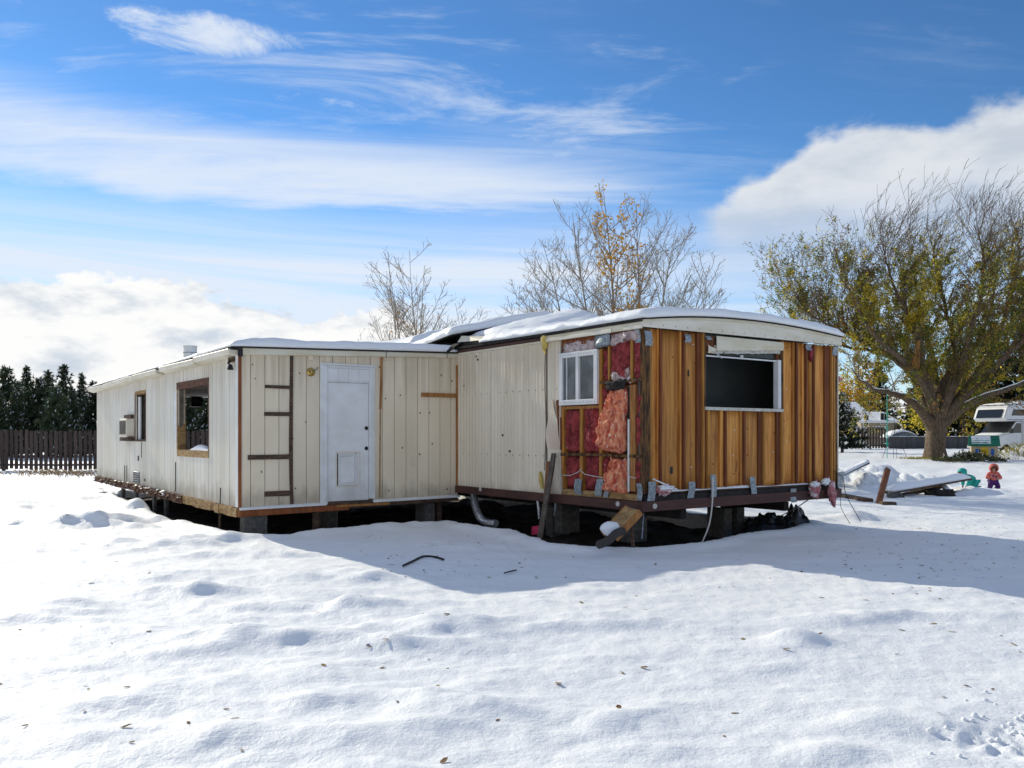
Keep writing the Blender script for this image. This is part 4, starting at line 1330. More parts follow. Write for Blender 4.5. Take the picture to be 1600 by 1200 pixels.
clump('tuft_snow', 1260, 756, .09, (1.2, .6, .5), RSNOW, 107, off=-.17)
clump('insulation_tuft', 1269, 552, .09, (.5, .3, 1.5), PINK, 106, off=.03)
clump('insulation_tuft', 1313, 592, .07, (.9, .8, .6), PALEPINK, 108, off=.05)
m = MB(); a = FR.front(1016, 748); b = FR.front(1046, 764); m.tube([(a[0], -.05, a[1]), (b[0], -.16, b[1])], .012, 6); m.build('pipe', TRIMW, right)

# fascia of the bowed roof
def arch(x):
    t = min(1, max(0, x / RW))
    return 3.36 + .05 * t + .15 * 4 * t * (1 - t) * (1 - .25 * t)
def fas(x0, x1, zlo, zhi, y0, y1, name, material, n=24):
    m = MB()
    m.sheet(n, 1, lambda s, t: (x0 + (x1 - x0) * s, y0, zlo(x0 + (x1 - x0) * s) if t == 0 else zhi(x0 + (x1 - x0) * s)),
            lambda s, t: (x0 + (x1 - x0) * s, y1, zlo(x0 + (x1 - x0) * s) if t == 0 else zhi(x0 + (x1 - x0) * s)))
    return m.build(name, material, right)
fas(-.05, RW + .03, lambda x: ZT + .02 * x / RW, lambda x: ZT + .055 + .02 * x / RW, -.05, -.001, 'front_fascia', FASCIAW)
fas(-.05, RW + .03, lambda x: ZT + .056 + .02 * x / RW, lambda x: max(ZT + .075 + .02 * x / RW, arch(x) - .055), -.04, -.001, 'front_fascia', FASCIAW)
fas(-.05, RW + .03, lambda x: max(ZT + .076 + .02 * x / RW, arch(x) - .054), lambda x: arch(x) - .022, -.055, -.001, 'front_fascia', FASCIA)
fas(-.06, RW + .04, lambda x: arch(x) - .021, lambda x: arch(x), -.07, .0, 'drip_edge', DARKGAP)
for k in range(18):
    xx = .1 + k * .26
    m = MB(); m.lathe([(0, -.056), (.007, -.055), (.007, -.05), (0, -.05)], (xx, 0, ZT + .045), 6, 'y'); m.build('nail_head', DKWOOD, right)
# long fascia
ub = uz(848, 520)[0]
m = MB(); m.box(-.05, -.001, .0, ub, ZT - .02, 3.345); m.build('side_fascia', FASCIA, right, bevel=.008)
m = MB(); m.box(-.075, -.051, .62, ub - .1, ZT - .03, ZT + .03); m.build('gutter_strip', FASCIAW, right, bevel=.008)
m = MB(); m.box(-.075, -.051, -.04, .36, ZT - .025, ZT + .03); m.build('gutter_strip', FASCIAW, right, bevel=.008)
m = MB(); m.box(-.045, -.001, ub + .01, 5.3, ZT + .015, 3.30); m.build('side_fascia', BROWNRIM, right, bevel=.005)
m = MB(); m.box(-.035, -.001, ub + .01, 5.3, ZT - .03, ZT + .01); m.build('side_fascia', FASCIA, right, bevel=.005)
# yellow foam strip trailing from the fascia down the seam
u = uz(855.5, 530)[0]
m = MB(); m.tube([(-.06, u + .02 * math.sin(i * 2.1), 3.32 - i * .06) for i in range(6)], [.03, .06, .05, .06, .03, .015], 7); m.build('foam_strip', YROPE, right, smooth=True)
m = MB(); m.tube([(-.045, u + .02 * math.sin(i * 1.1), 3.02 - i * .28) for i in range(8)], .008, 5); m.build('foam_strip', GREYWOOD, right)
u, z = uz(848.5, 750)
m = MB(); m.tube([(-.04, u - .03, z - .15), (-.045, u, z), (-.04, u + .03, z + .14)], [.02, .04, .02], 7); m.build('foam_strip', YROPE, right)

# roof deck and the raised rear roof in three lifted lengths
m = MB()
m.sheet(20, 8, lambda s, t: (-.07 + s * (RW + .12), -.04 + t * 6.0, arch(-.07 + s * (RW + .12)) - .001), lambda s, t: (-.07 + s * (RW + .12), -.04 + t * 6.0, arch(-.07 + s * (RW + .12)) - .05))
m.build('roof', DARKGAP, right)
RX = 2.4
def gab(x, lift=0.0):
    e = 3.40 + lift
    return e + (4.08 - e) * x / RX if x < RX else 4.08 + (3.42 - 4.08) * (x - RX) / (RW - RX)
def front_roof(x, y):
    k = float(sstep(3.0, 4.9, y + .55 * (x / RW)))
    return arch(x) * (1 - k) + max(arch(x), gab(x)) * k
snow_pad(right, -.08, RW + .05, -.10, 4.25, front_roof, .14, 60, 62, 33, r=.14, ragged=.05)
snow_pad(right, .42, RW + .05, 4.0, 5.55, lambda x, y: front_roof(x, y) + .01, .15, 50, 24, 38, r=.18, ragged=.08)
m = MB(); m.sheet(10, 6, lambda s, t: (.02 + s * .6, 4.1 + t * 1.5, front_roof(.02 + s * .6, 4.1 + t * 1.5) + .0 + .04 * t), lambda s, t: (.02 + s * .6, 4.1 + t * 1.5, front_roof(.02 + s * .6, 4.1 + t * 1.5) - .02)); m.build('gap_shade_roofing', DARKGAP, right)  # dark sheet put in for the black gap under the lifted snow
for k, (ya, yb, lift, tip, th) in enumerate(((5.35, 7.15, .14, .06, .17), (7.0, 13.3, .05, .05, .17))):
    fn = lambda x, y: gab(x, lift * (1 - .6 * min(1, max(0, (y - ya) / 1.5)))) + .03 + .05 * k + tip * max(0.0, 1 - (y - ya) / 1.2)
    xl = -.06 if k == 0 else .02
    m = MB()
    m.sheet(24, 14, lambda s, t: (xl + s * (RW + .1 - xl), ya + t * (yb - ya), fn(xl + s * (RW + .1 - xl), ya + t * (yb - ya)) - .002),
            lambda s, t: (xl + s * (RW + .1 - xl), ya + t * (yb - ya), fn(xl + s * (RW + .1 - xl), ya + t * (yb - ya)) - .02))
    m.build('lifted_roof_sheet', DARKGAP, right)
    snow_pad(right, xl - .02, RW + .06, ya - .04, yb, fn, th, 50, 40 if k == 0 else 70, 35 + k, r=.2, ragged=.06)
m = MB(); m.hexa([(.04, 4.2, 3.43), (.0, 5.15, 3.46), (.05, 5.15, 3.46), (.10, 4.2, 3.43), (.16, 4.2, 3.50), (.12, 5.2, 3.60), (.16, 5.2, 3.60), (.20, 4.2, 3.50)]); m.build('loose_fascia_board', FASCIA, right)
m = MB(); m.box(0.0, RW, 5.2, RL, 3.2, 3.42); m.build('roof_edge', DARKGAP, right)
m = MB(); m.sheet(12, 10, lambda s, t: (-.30 + .5 * s, 5.0 + 1.1 * t, 3.26 + .25 * s + .05 * math.sin(6 * t + 2 * s)), lambda s, t: (-.30 + .5 * s, 5.0 + 1.1 * t, 3.23 + .25 * s + .05 * math.sin(6 * t + 2 * s))); m.build('gap_shade_roofing', DARKGAP, right)  # dark sheet standing in for the shaded gap at the eave

# ------------------------------------------------------------------ supports and rubbish under the homes
def world(F, x, y, z=0.0):
    return F.o + E1 * x + E2 * y + Vector((0, 0, z))


def earth_z(p):
    return -0.17 + 0.16 * float(gnoise(p.x / 1.1, p.y / 1.1, 21)) + 0.07 * float(gnoise(p.x / 0.3, p.y / 0.3, 22))


def block_mesh():
    m = MB(); L, W, Hh = .40, .20, .195
    t = .032
    m.box(-L / 2, L / 2, -W / 2, -W / 2 + t, 0, Hh); m.box(-L / 2, L / 2, W / 2 - t, W / 2, 0, Hh)
    for c in (-L / 2 + t / 2, 0, L / 2 - t / 2):
        m.box(c - t / 2 + (.001 if c < 0 else 0), c + t / 2 - (.001 if c > 0 else 0), -W / 2 + t, W / 2 - t, .001, Hh - .001)
    return m.mesh('concrete_block', BLOCK)


BM = block_mesh()
def block(p, rz, label, group=None):
    o = bpy.data.objects.new('concrete_block', BM)
    COL.objects.link(o); o.location = p; o.rotation_euler = (0, 0, ROT + rz)
    return tag(o, label, 'block', group)


# stack at the near corner of the left home
ztop = .29
for i in range(2):
    p = world(FL, .27, .12, ztop - .197 * (i + 1)); block(p, 0, 'concrete block under the corner of the home with the door, %s of its stack' % ('top' if i == 0 else 'bottom'))
# blocks along the front of the left home
for k, (px, yb, dpt) in enumerate(((672, .10, .35), (536, .0, .8))):
    x = FL.front(px, 790, .15)[0]
    for i in range(2):
        p = world(FL, x, dpt, .34 - .197 * (i + 1)); block(p, 1.57, ('top' if i == 0 else 'bottom') + (' concrete block of the pier right of the white door' if k == 0 else ' concrete block of the pier below the white door'))
# blocks under the right home
def pier(F, x, y, top, n, lab, grp=None, rz=0.0):
    for i in range(n):
        p = world(F, x, y, top - .197 * (i + 1)); block(p, rz, lab.replace('concrete block', ('top', 'middle', 'bottom')[i] + ' concrete block'), grp)
u = FR.side(886, 800, .8)[0]
pier(FR, .8, u, ZR0 - .01, 3, 'concrete block in the pier below the pink insulation')
xx = FR.front(1124, 810, 1.4)[0]; pier(FR, xx, 1.4, .335, 3, 'concrete block in the left pier under the orange plywood end wall', None, 1.57)
xx = FR.front(1146, 810, 1.4)[0]; pier(FR, xx, 1.43, .335, 3, 'concrete block in the right pier under the orange plywood end wall', None, 1.57)
xx = FR.front(985, 810, .35)[0]; pier(FR, .95, 1.2, ZR0 - .03, 3, 'concrete block in the pier behind the tilted wooden panel')
pier(FR, 2.6, 5.0, ZR0 - .04, 3, 'concrete block in the dark middle pier beneath the floor')
pier(FR, 1.1, 3.4, .335, 3, 'concrete block in the pier behind the foil duct')

# grey stub posts along the long wall
for k, (pa, pb, yt, yb) in enumerate(((189.5, 196, 764, 781), (208, 218.5, 766, 788), (237.5, 246, 774, 799), (255.5, 264.5, 779, 806))):
    ua, za = FL.side((pa + pb) / 2, yt, .10); zb = FL.side((pa + pb) / 2, yb, .10)[1]
    wd = .20
    m = MB()
    m.hexa([(.07, -wd * .3, zb - ua * 0), (.13, -wd * .3, zb), (.13, wd * .35, zb + .02), (.07, wd * .35, zb + .02), (.06, -wd / 2, .46), (.14, -wd / 2, .46), (.14, wd / 2, .46), (.06, wd / 2, .46)])
    m.box(.075, .125, -.03, .03, -.25, zb + .01)
    o = m.build('support_post', BLOCK, bevel=.006)
    o.location = world(FL, 0, ua); o.rotation_euler = (0, 0, ROT)
    tag(o, 'grey stub post holding up the long window wall', 'post', 'posts under the long wall')
m = MB(); ua = FL.side(345, 800)[0]
m.bar((0, 0, -.15), (.02, .02, .36), .035, .05)
o = m.build('support_stick', DKWOOD); o.location = world(FL, -.02, ua); o.rotation_euler = (0, 0, ROT)
tag(o, 'thin brown stick wedged upright under the long wall near the corner', 'stick')
xq = FL.front(496, 800, .05)[0]
m = MB(); m.box(-.05, .05, -.05, .05, -.2, .325, j=.004)
o = m.build('support_post', DKWOOD, bevel=.004); o.location = world(FL, xq, .12); o.rotation_euler = (0, 0, ROT)
tag(o, 'brown timber post under the wall left of the white door', 'post')
xq = FL.front(680, 795, .2)[0]
m = MB(); m.box(-.05, .05, -.05, .05, -.2, .375, j=.004)
o = m.build('support_post', DKWOOD, bevel=.004); o.location = world(FL, xq + .1, .25); o.rotation_euler = (0, 0, ROT)
tag(o, 'dark timber post under the wall right of the white door', 'post')

# foil duct
def path_on(F, pts, y=None, x=None):
    out = []
    for q in pts:
        if x is not None:
            u, z = F.side(q[0], q[1], q[2] if len(q) > 2 else x); out.append(world(F, q[2] if len(q) > 2 else x, u, z))
        else:
            u, z = F.front(q[0], q[1], q[2] if len(q) > 2 else y); out.append(world(F, u, q[2] if len(q) > 2 else y, z))
    return out


def smoothpath(pts, n):
    pts = [Vector(p) for p in pts]
    out = []
    for i in range(len(pts) - 1):
        p0, p1, p2, p3 = pts[max(i - 1, 0)], pts[i], pts[i + 1], pts[min(i + 2, len(pts) - 1)]
        for k in range(n):
            t = k / n
            out.append(.5 * ((2 * p1) + (p2 - p0) * t + (2 * p0 - 5 * p1 + 4 * p2 - p3) * t * t + (3 * p1 - p0 - 3 * p2 + p3) * t ** 3))
    out.append(pts[-1])
    return out


pp = smoothpath(path_on(FR, [(739, 766), (741, 782), (745, 798), (751, 810), (762, 817), (775, 818)], x=.10), 9)
m = MB(); m.tube([p for p in pp], [(.062 if i % 2 else .078) for i in range(len(pp))], 10)
tag(m.build('flexible_duct', DUCT), 'ribbed foil duct hanging out below the cream metal siding', 'duct')
pp = path_on(FR, [(840, 781), (842, 795), (842, 811)], x=.08)
m = MB(); m.tube(pp, [.03, .028, .012], 8); tag(m.build('hanging_pipe', DUCT), 'short white pipe stub hanging under the brown rim beside the leaning boards', 'pipe')
pp = path_on(FR, [(869, 783), (868, 795), (866, 806)], x=.12)
m = MB(); m.tube(pp, [.02, .03, .012], 7); tag(m.build('hanging_pipe', GALV), 'dark grey pipe end dangling in front of the block pier', 'pipe')

# leaning boards
def leaning(top, bot, xoff_top, xoff_bot, wd, th, material, label, jag=True):
    u1, z1 = FR.side(top[0], top[1], xoff_top); u0, z0 = FR.side(bot[0], bot[1], xoff_bot)
    a, b = world(FR, xoff_bot, u0, z0), world(FR, xoff_top, u1, z1)
    m = MB()
    nrm = E1
    d = (b - a).normalized(); s = d.cross(nrm).normalized() * wd / 2; t = nrm * th / 2
    n = 6
    for i in range(n):
        p, q = a + (b - a) * (i / n), a + (b - a) * ((i + 1) / n)
        k = 1 if (not jag or i < n - 1) else .6
        m.hexa([p - s - t, p + s - t, p + s + t, p - s + t, q - s * k - t, q + s - t, q + s + t, q - s * k + t])
    return tag(m.build('leaning_board', material), label, 'board')
leaning((866, 708), (843, 842), -.10, -.42, .115, .03, GREYWOOD, 'long grey board leaning on the cream metal siding by the insulation')
leaning((857, 721), (851, 800), -.055, -.20, .09, .025, BRWOOD, 'short splintered reddish board leaning behind the long grey board')
p = on_ground(837, 838, -.02)
m = MB(); m.sheet(5, 5, lambda s, t: (-.07 + .14 * s, .02 * math.sin(6 * s), .02 + .14 * t + .02 * s), lambda s, t: (-.07 + .14 * s, .012 + .02 * math.sin(6 * s), .02 + .14 * t + .02 * s))
o = m.build('red_scrap', REDFILM, loc=p); tag(o, 'crimson plastic scrap in the snow at the foot of the leaning boards', 'scrap')
p = on_ground(829, 836, .0)
m = MB()
# tilted wooden panel with a cap of snow
u, z = FR.front(970, 815, -.12)
L0 = world(FR, u, -.12, 0)
tp = thing('wooden_panel', 'tilted tan wooden panel under the corner of the stripped home', 'panel', L0)
pc_ = Vector((0, 0, z))
ax = (Vector((.62, .25, .60))).normalized(); ay = Vector((-.45, .85, .1)).normalized(); ay = (ay - ax * ay.dot(ax)).normalized()
az_ = ax.cross(ay).normalized()
def pbox(m, c, lx, ly, lz):
    m.hexa([c + ax * (sx * lx) + ay * (sy * ly) + az_ * (sz * lz) for sz in (-1, 1) for sx, sy in ((-1, -1), (1, -1), (1, 1), (-1, 1))])
m = MB(); pbox(m, pc_, .26, .15, .018); m.build('board_face', YELLOWROT, tp, bevel=.004)
m = MB(); pbox(m, pc_ - ay * .155 - az_ * .03, .27, .014, .05); m.build('edge_rail', ORWOOD, tp)
m = MB(); pbox(m, pc_ + ay * .165 - az_ * .03, .27, .014, .05); m.build('edge_rail', ORWOOD, tp)
m = MB(); m.tube([pc_ + ax * .2 - az_ * .02, pc_ + ax * .2 - az_ * .02 + Vector((.05, .1, -.55))], .03, 6); m.build('prop', DKWOOD, tp)
def blobm(c, r, seed, n=14, k=10, rough=.3):
    m = MB(); vs_, fs = [], []
    for i in range(k + 1):
        th = math.pi * i / k
        for j in range(n):
            ph = 2 * math.pi * j / n
            d = Vector((math.sin(th) * math.cos(ph), math.sin(th) * math.sin(ph), math.cos(th)))
            q = 1 + rough * float(gnoise(d.x * 1.6 + seed, d.z * 1.6 + d.y * 1.3, seed)) + rough * .4 * float(gnoise(d.x * 4 + seed, d.z * 4 + d.y * 3, seed + 1))
            vs_.append((c[0] + d.x * r[0] * q, c[1] + d.y * r[1] * q, c[2] + d.z * r[2] * q))
    for i in range(k):
        for j in range(n):
            a, b = i * n + j, i * n + (j + 1) % n
            fs.append((a, b, b + n, a + n))
    m.add(vs_, fs)
    return m
blobm(pc_ - ax * .20 + az_ * .07 - ay * .04, (.14, .13, .10), 5).build('snow_cap', RSNOW, tp, smooth=True)
pp = smoothpath(path_on(FR, [(936, 851, -.55), (950, 845, -.5), (962, 834, -.42), (972, 830, -.3)], y=0), 8)
m = MB(); m.tube(pp, [(.05 if i % 2 else .06) for i in range(len(pp))], 9); tag(m.build('flexible_duct', WIREDK), 'black ribbed hose end poking out of the snow below the tilted panel', 'hose')

# black sheeting bundle at the right
c = on_ground(1215, 826, -.05)
bag = thing('plastic_sheeting', 'crumpled black plastic sheeting lying under the right corner', 'sheeting', (c.x, c.y, 0))
def crumple(x0, x1, y0, y1, hgt, seed):
    def top(s, t):
        x, y = x0 + (x1 - x0) * s, y0 + (y1 - y0) * t
        e = (1 - abs(2 * s - 1) ** 3) * (1 - abs(2 * t - 1) ** 3)
        r = abs(float(gnoise(x * 4.5, y * 4.5, seed))) + .5 * abs(float(gnoise(x * 11, y * 11, seed + 1)))
        ex = .10 * float(gnoise(y * 6, s + seed, seed + 2)); ey = .10 * float(gnoise(x * 6, t + seed, seed + 3))
        return (x + ex, y + ey, -.04 + hgt * e ** .6 * (.45 + 1.1 * r))
    def bot(s, t):
        q = top(s, t); return (q[0], q[1], -.06)
    m = MB(); m.sheet(40, 22, top, bot)
    return m
crumple(-.62, .35, -.28, .42, .26, 61).build('sheet_fold', BLACKBAG, bag)
crumple(.10, .56, -.2, .36, .40, 67).build('sheet_fold', BLACKBAG, bag)

# cables hanging off the stripped home
def hang(name, pts, material, r, label, cat='cable'):
    m = MB(); m.tube(smoothpath(pts, 6), r, 6); return tag(m.build(name, material), label, cat)
g = on_ground(1097, 848, -.02)
u, z = FR.front(1106, 745); a = world(FR, u, -.10, z); u, z = FR.front(1104, 780); b = world(FR, u, -.12, z)
hang('loose_cable', [a, b, (b * .45 + g * .55) + Vector((.04, 0, 0)), g], WIRE, .012, 'white cable hanging from a metal strap across the brown rim')
u, z = FR.front(1300, 736); a = world(FR, u, -.04, z); g1 = on_ground(1345, 815, .14)
hang('loose_cable', [a, a + Vector((.12, -.1, -.12)), (a + g1) / 2 + Vector((-.02, 0, .02)), g1], WIREDK, .006, 'long dark cable running from the far corner post into the snow')
u, z = FR.front(1311, 770); a = world(FR, u, -.04, z); g1 = on_ground(1328, 818, .16)
hang('loose_cable', [a, a + Vector((-.02, -.05, -.25)), g1], WIREDK, .005, 'short dark cable bowing from the rim end to the snow')
u, z = FR.front(1264, 780); a = world(FR, u, .0, z); u, z = FR.front(1220, 806, .3); b = world(FR, u, .3, z)
hang('loose_cable', [a, (a + b) / 2 - Vector((0, 0, .02)), b], WIREDK, .009, 'thin cable sagging from the rim to the black sheeting')
u, z = FR.front(1006, 800, .1); a = world(FR, u, .1, z); u, z = FR.front(1003, 842, -.1); b = world(FR, u, -.1, z)
hang('thin_rod', [a, b], GALV, .010, 'thin metal rod standing under the near corner of the stripped home', 'rod')

# black hose pieces lying on the shaded snow
def lie(pts, r, lift=.02):
    out = []
    for q in pts:
        p = on_ground(*q); p.z = H(p.x, p.y) + lift; out.append(p)
    return smoothpath(out, 8)
pth = lie([(630, 890), (645, 882), (662, 877), (680, 876), (693, 879)], .02)
m = MB(); m.tube(pth, .015, 7); tag(m.build('garden_hose', BLACK, smooth=True), 'curved black hose lying on the shaded snow below the door wall', 'hose')
pth = lie([(788, 897), (797, 894), (807, 893)], .02)
m = MB(); m.tube(pth, .009, 6); tag(m.build('garden_hose', BLACK), 'short straight black hose scrap on the shaded snow', 'hose')

# ------------------------------------------------------------------ dark picket fence on the left
fence_y = 40.0
def picket_fence(name, label, x0, x1, y_at, height, pitch, wd, post_step, material, zc, caps=False, gapzones=()):
    f = thing(name, label, 'fence', (x0, y_at(x0), 0))
    o = Vector((x0, y_at(x0), 0))
    pm = MB(); pm.box(-wd / 2, wd / 2, -.012, .012, 0, height); pm = pm.mesh('picket', material)
    x = x0
    while x < x1:
        y = y_at(x); z = zc(x, y)
        b = bpy.data.objects.new('picket', pm); COL.objects.link(b); b.parent = f
        b.location = Vector((x, y - .06, z + .05 + random.uniform(-.03, .03))) - o
        b.rotation_euler = (0, random.uniform(-.012, .012), random.uniform(-.04, .04))
        if caps:
            blobm((0, 0, 0), (wd * .55, .03, .05), int(x * 10) % 50, 6, 4, .2).build('snow_cap', SNOW, f).location = Vector((x, y - .06, z + height + .06)) - o
        x += pitch
    for hz in (.28, .92, 1.62):
        xa = x0
        while xa < x1:
            xb = min(xa + post_step, x1)
            m = MB(); m.bar(Vector((xa, y_at(xa), zc(xa, y_at(xa)) + hz * height / 1.78)) - o, Vector((xb, y_at(xb), zc(xb, y_at(xb)) + hz * height / 1.78)) - o, .04, .09)
            m.build('rail', material, f); xa = xb
    xa = x0 + .3
    while xa < x1 + .1:
        m = MB(); m.box(-.06, .06, .03, .15, -.2, height + .10); q = m.build('post', GREYWOOD, f)
        q.location = Vector((xa, y_at(xa), zc(xa, y_at(xa)))) - o
        xa += post_step
    return f
picket_fence('picket_fence', 'dark picket fence with gaps running behind the left home', -33.0, -9.0, lambda x: fence_y + .02 * (x + 20), 1.80, .225, .155, 3.05, FENCEWOOD, lambda x, y: H(x, y))

# ------------------------------------------------------------------ trees
BARK_A = mat('aspen_bark', (0.40, 0.355, 0.29), (0.26, 0.22, 0.18), 3, (2, 2, 1), rough=0.9)
BARK_W = mat('willow_bark', (0.17, 0.125, 0.085), (0.07, 0.05, 0.035), 5, (3, 3, 0.6), rough=0.95, bump=1.0, bscale=9, bstretch=(4, 4, .5))
TWIG_W = mat('willow_twig', (0.17, 0.11, 0.06), (0.10, 0.065, 0.038), 2, rough=0.85)
BARK_P = mat('pine_bark', (0.07, 0.05, 0.04), (0.11, 0.08, 0.06), 6, rough=0.95)
LEAF_Y = mat('yellow_leaf', (0.62, 0.36, 0.03), (0.50, 0.25, 0.02), 2, rough=0.6, trans=.5)
LEAF_G = mat('willow_green_leaf', (0.11, 0.15, 0.028), (0.19, 0.21, 0.04), .6, rough=0.55, trans=.6)
LEAF_YG = mat('willow_yellow_leaf', (0.66, 0.50, 0.05), (0.50, 0.43, 0.05), .6, rough=0.55, trans=.6)
LEAF_B = mat('willow_brown_leaf', (0.36, 0.19, 0.05), (0.24, 0.13, 0.04), .8, rough=0.6, trans=.5)
NEEDLE = mat('pine_needles', (0.046, 0.072, 0.040), (0.085, 0.105, 0.048), .9, rough=0.7, trans=.2, rand=.3)
NEEDLE_D = mat('spruce_needles', (0.016, 0.027, 0.016), (0.030, 0.040, 0.022), .7, rough=0.7, trans=.12)


def rnd_perp(d):
    a = Vector((random.gauss(0, 1), random.gauss(0, 1), random.gauss(0, 1)))
    return (a - d * a.dot(d)).normalized()


def leaf_quad(m, p, d, n, L, W, mi):
    s = d.cross(n).normalized() * W / 2
    m.add([p, p + d * L * .5 + s, p + d * L, p + d * L * .5 - s], [(0, 1, 2, 3)], mi)


# ---- bare aspens behind the right home
def aspen(px, Y, top_py, lean_px, seed, label, leaves=0, leaders=1, spread=.5, density=1.0, buds=True):
    random.seed(seed)
    bx = (px - CX) / FPX * Y
    base = Vector((bx, Y, H(bx, Y) - .1))
    Ht = CAM_H + (HY - top_py - 10) / FPX * Y - base.z
    t = thing('aspen_tree', label, 'tree', base, 0, 'bare aspens behind the stripped home')
    trunk, br, lv = MB(), MB(), MB()
    budn = 0

    RMIN = (.009, .0055, .004)
    def twig(p, d, L, r, lvl):
        n = (6, 4, 2)[lvl]
        pts, rr = [p], [r]
        c = p.copy(); dd = d.copy()
        for i in range(n):
            dd = (dd + rnd_perp(dd) * .10 + Vector((0, 0, (.10, .12, .06)[lvl]))).normalized()
            c = c + dd * L / n
            pts.append(c.copy()); rr.append(max(RMIN[lvl], r * (1 - (i + 1) / n * .8)))
        br.tube(pts, rr, 4 if lvl == 0 else 3, cap=False)
        if lvl < 2:
            k = int(L * ((4.6, 4.8)[lvl]) * density) + 1
            for j in range(k):
                f = random.uniform(.15, .98)
                i = min(int(f * n), n - 1)
                q = pts[i].lerp(pts[i + 1], f * n - i)
                dr_ = (pts[i + 1] - pts[i]).normalized()
                nd = (dr_ * .72 + rnd_perp(dr_) * .70).normalized()
                twig(q, nd, (L * random.uniform(.22, .5) * (1.1 - .6 * f)) if lvl == 0 else random.uniform(.08, .26), max(RMIN[lvl + 1], rr[i] * .5), lvl + 1)
        elif buds and random.random() < .10:
            lv.add([c, c + Vector((.018, 0, .02)), c + Vector((0, .01, .045)), c + Vector((-.018, 0, .02))], [(0, 1, 2, 3)], 1)
        if leaves and lvl >= 1 and random.random() < leaves * (.85 if abs(c.x) < .8 else .03):
            for q in range(random.choice((1, 1, 2))):
                dd2 = Vector((random.gauss(0, 1), random.gauss(0, 1), -.6)).normalized()
                leaf_quad(lv, c, dd2, rnd_perp(dd2), random.uniform(.08, .13), random.uniform(.07, .10), 0)

    for li in range(leaders):
        ang = random.uniform(0, 6.28)
        lx = lean_px / FPX * Y * (1 if leaders == 1 else random.uniform(.4, 1.2)) + (0 if leaders == 1 else random.uniform(-spread, spread))
        ht = Ht * (1 if li == 0 else random.uniform(.72, .95))
        N = 9
        pts, rr = [], []
        r0 = .0095 * ht * (.9 if leaders == 1 else .7)
        for i in range(N + 1):
            f = i / N
            pts.append(Vector((lx * f ** 1.3 + .10 * math.sin(f * 5 + seed + li), .35 * math.sin(ang) * f + .05 * math.sin(f * 7 + seed), ht * f)))
            rr.append(max(.008, r0 * (1 - f) ** .85))
        trunk.tube(pts, rr, 7)
        nb = int(22 * density * ht / 8)
        for j in range(nb):
            f = random.uniform(.25, .97)
            i = min(int(f * N), N - 1)
            q = pts[i].lerp(pts[i + 1], f * N - i)
            a = random.uniform(0, 6.28)
            up = random.uniform(.45, 1.05)
            d = Vector((math.cos(a), math.sin(a) * .8, up)).normalized()
            twig(q, d, ht * random.uniform(.24, .52) * (1.12 - f * .85), rr[i] * .5 + .003, 0)
    trunk.build('trunk', BARK_A, t, smooth=True)
    br.build('branches', BARK_A, t)
    if lv.v:
        lv.build('crown', [LEAF_Y, LEAF_B], t)
    return t


aspen(966, 30.5, 284, -22, 11, 'tall aspen still holding a column of orange yellow leaves', leaves=.85, density=1.15)
aspen(995, 30.0, 308, 4, 12, 'slender upright bare aspen close beside the leafy one', density=1.0)
aspen(945, 29.5, 318, -46, 13, 'bare aspen leaning left away from the leafy one', density=1.05)
aspen(1010, 29.0, 336, 50, 14, 'bare aspen leaning right behind the roof peak', density=1.1)
aspen(1030, 31.0, 405, 75, 15, 'low bare aspen spreading far to the right', density=1.1)
aspen(925, 30.0, 362, -82, 16, 'bare aspen sprawling left over the roof snow', density=1.1)
aspen(905, 28.5, 430, -60, 26, 'short bushy bare aspen left of the sprawling one', density=1.15)
aspen(1060, 30.0, 452, 40, 27, 'small twiggy aspen above the bowed roof', density=1.0)
aspen(790, 33.0, 438, -8, 17, 'small bare sapling behind the roof ridge', density=1.2, leaders=2, spread=.8)
aspen(745, 33.0, 462, -20, 18, 'lowest bare sapling behind the lifted roof sheets', density=1.2, leaders=2, spread=.9)
aspen(815, 34.0, 470, 15, 28, 'thin bare sapling beside the leaning clump', density=1.2, leaders=2, spread=.7)
aspen(660, 31.0, 384, -16, 19, 'three stemmed bare aspen standing apart behind the roof', density=.95, leaders=3, spread=.9)
aspen(625, 31.0, 462, -14, 29, 'short aspen with yellow buds left of the three stemmed one', density=1.0, leaves=.12)

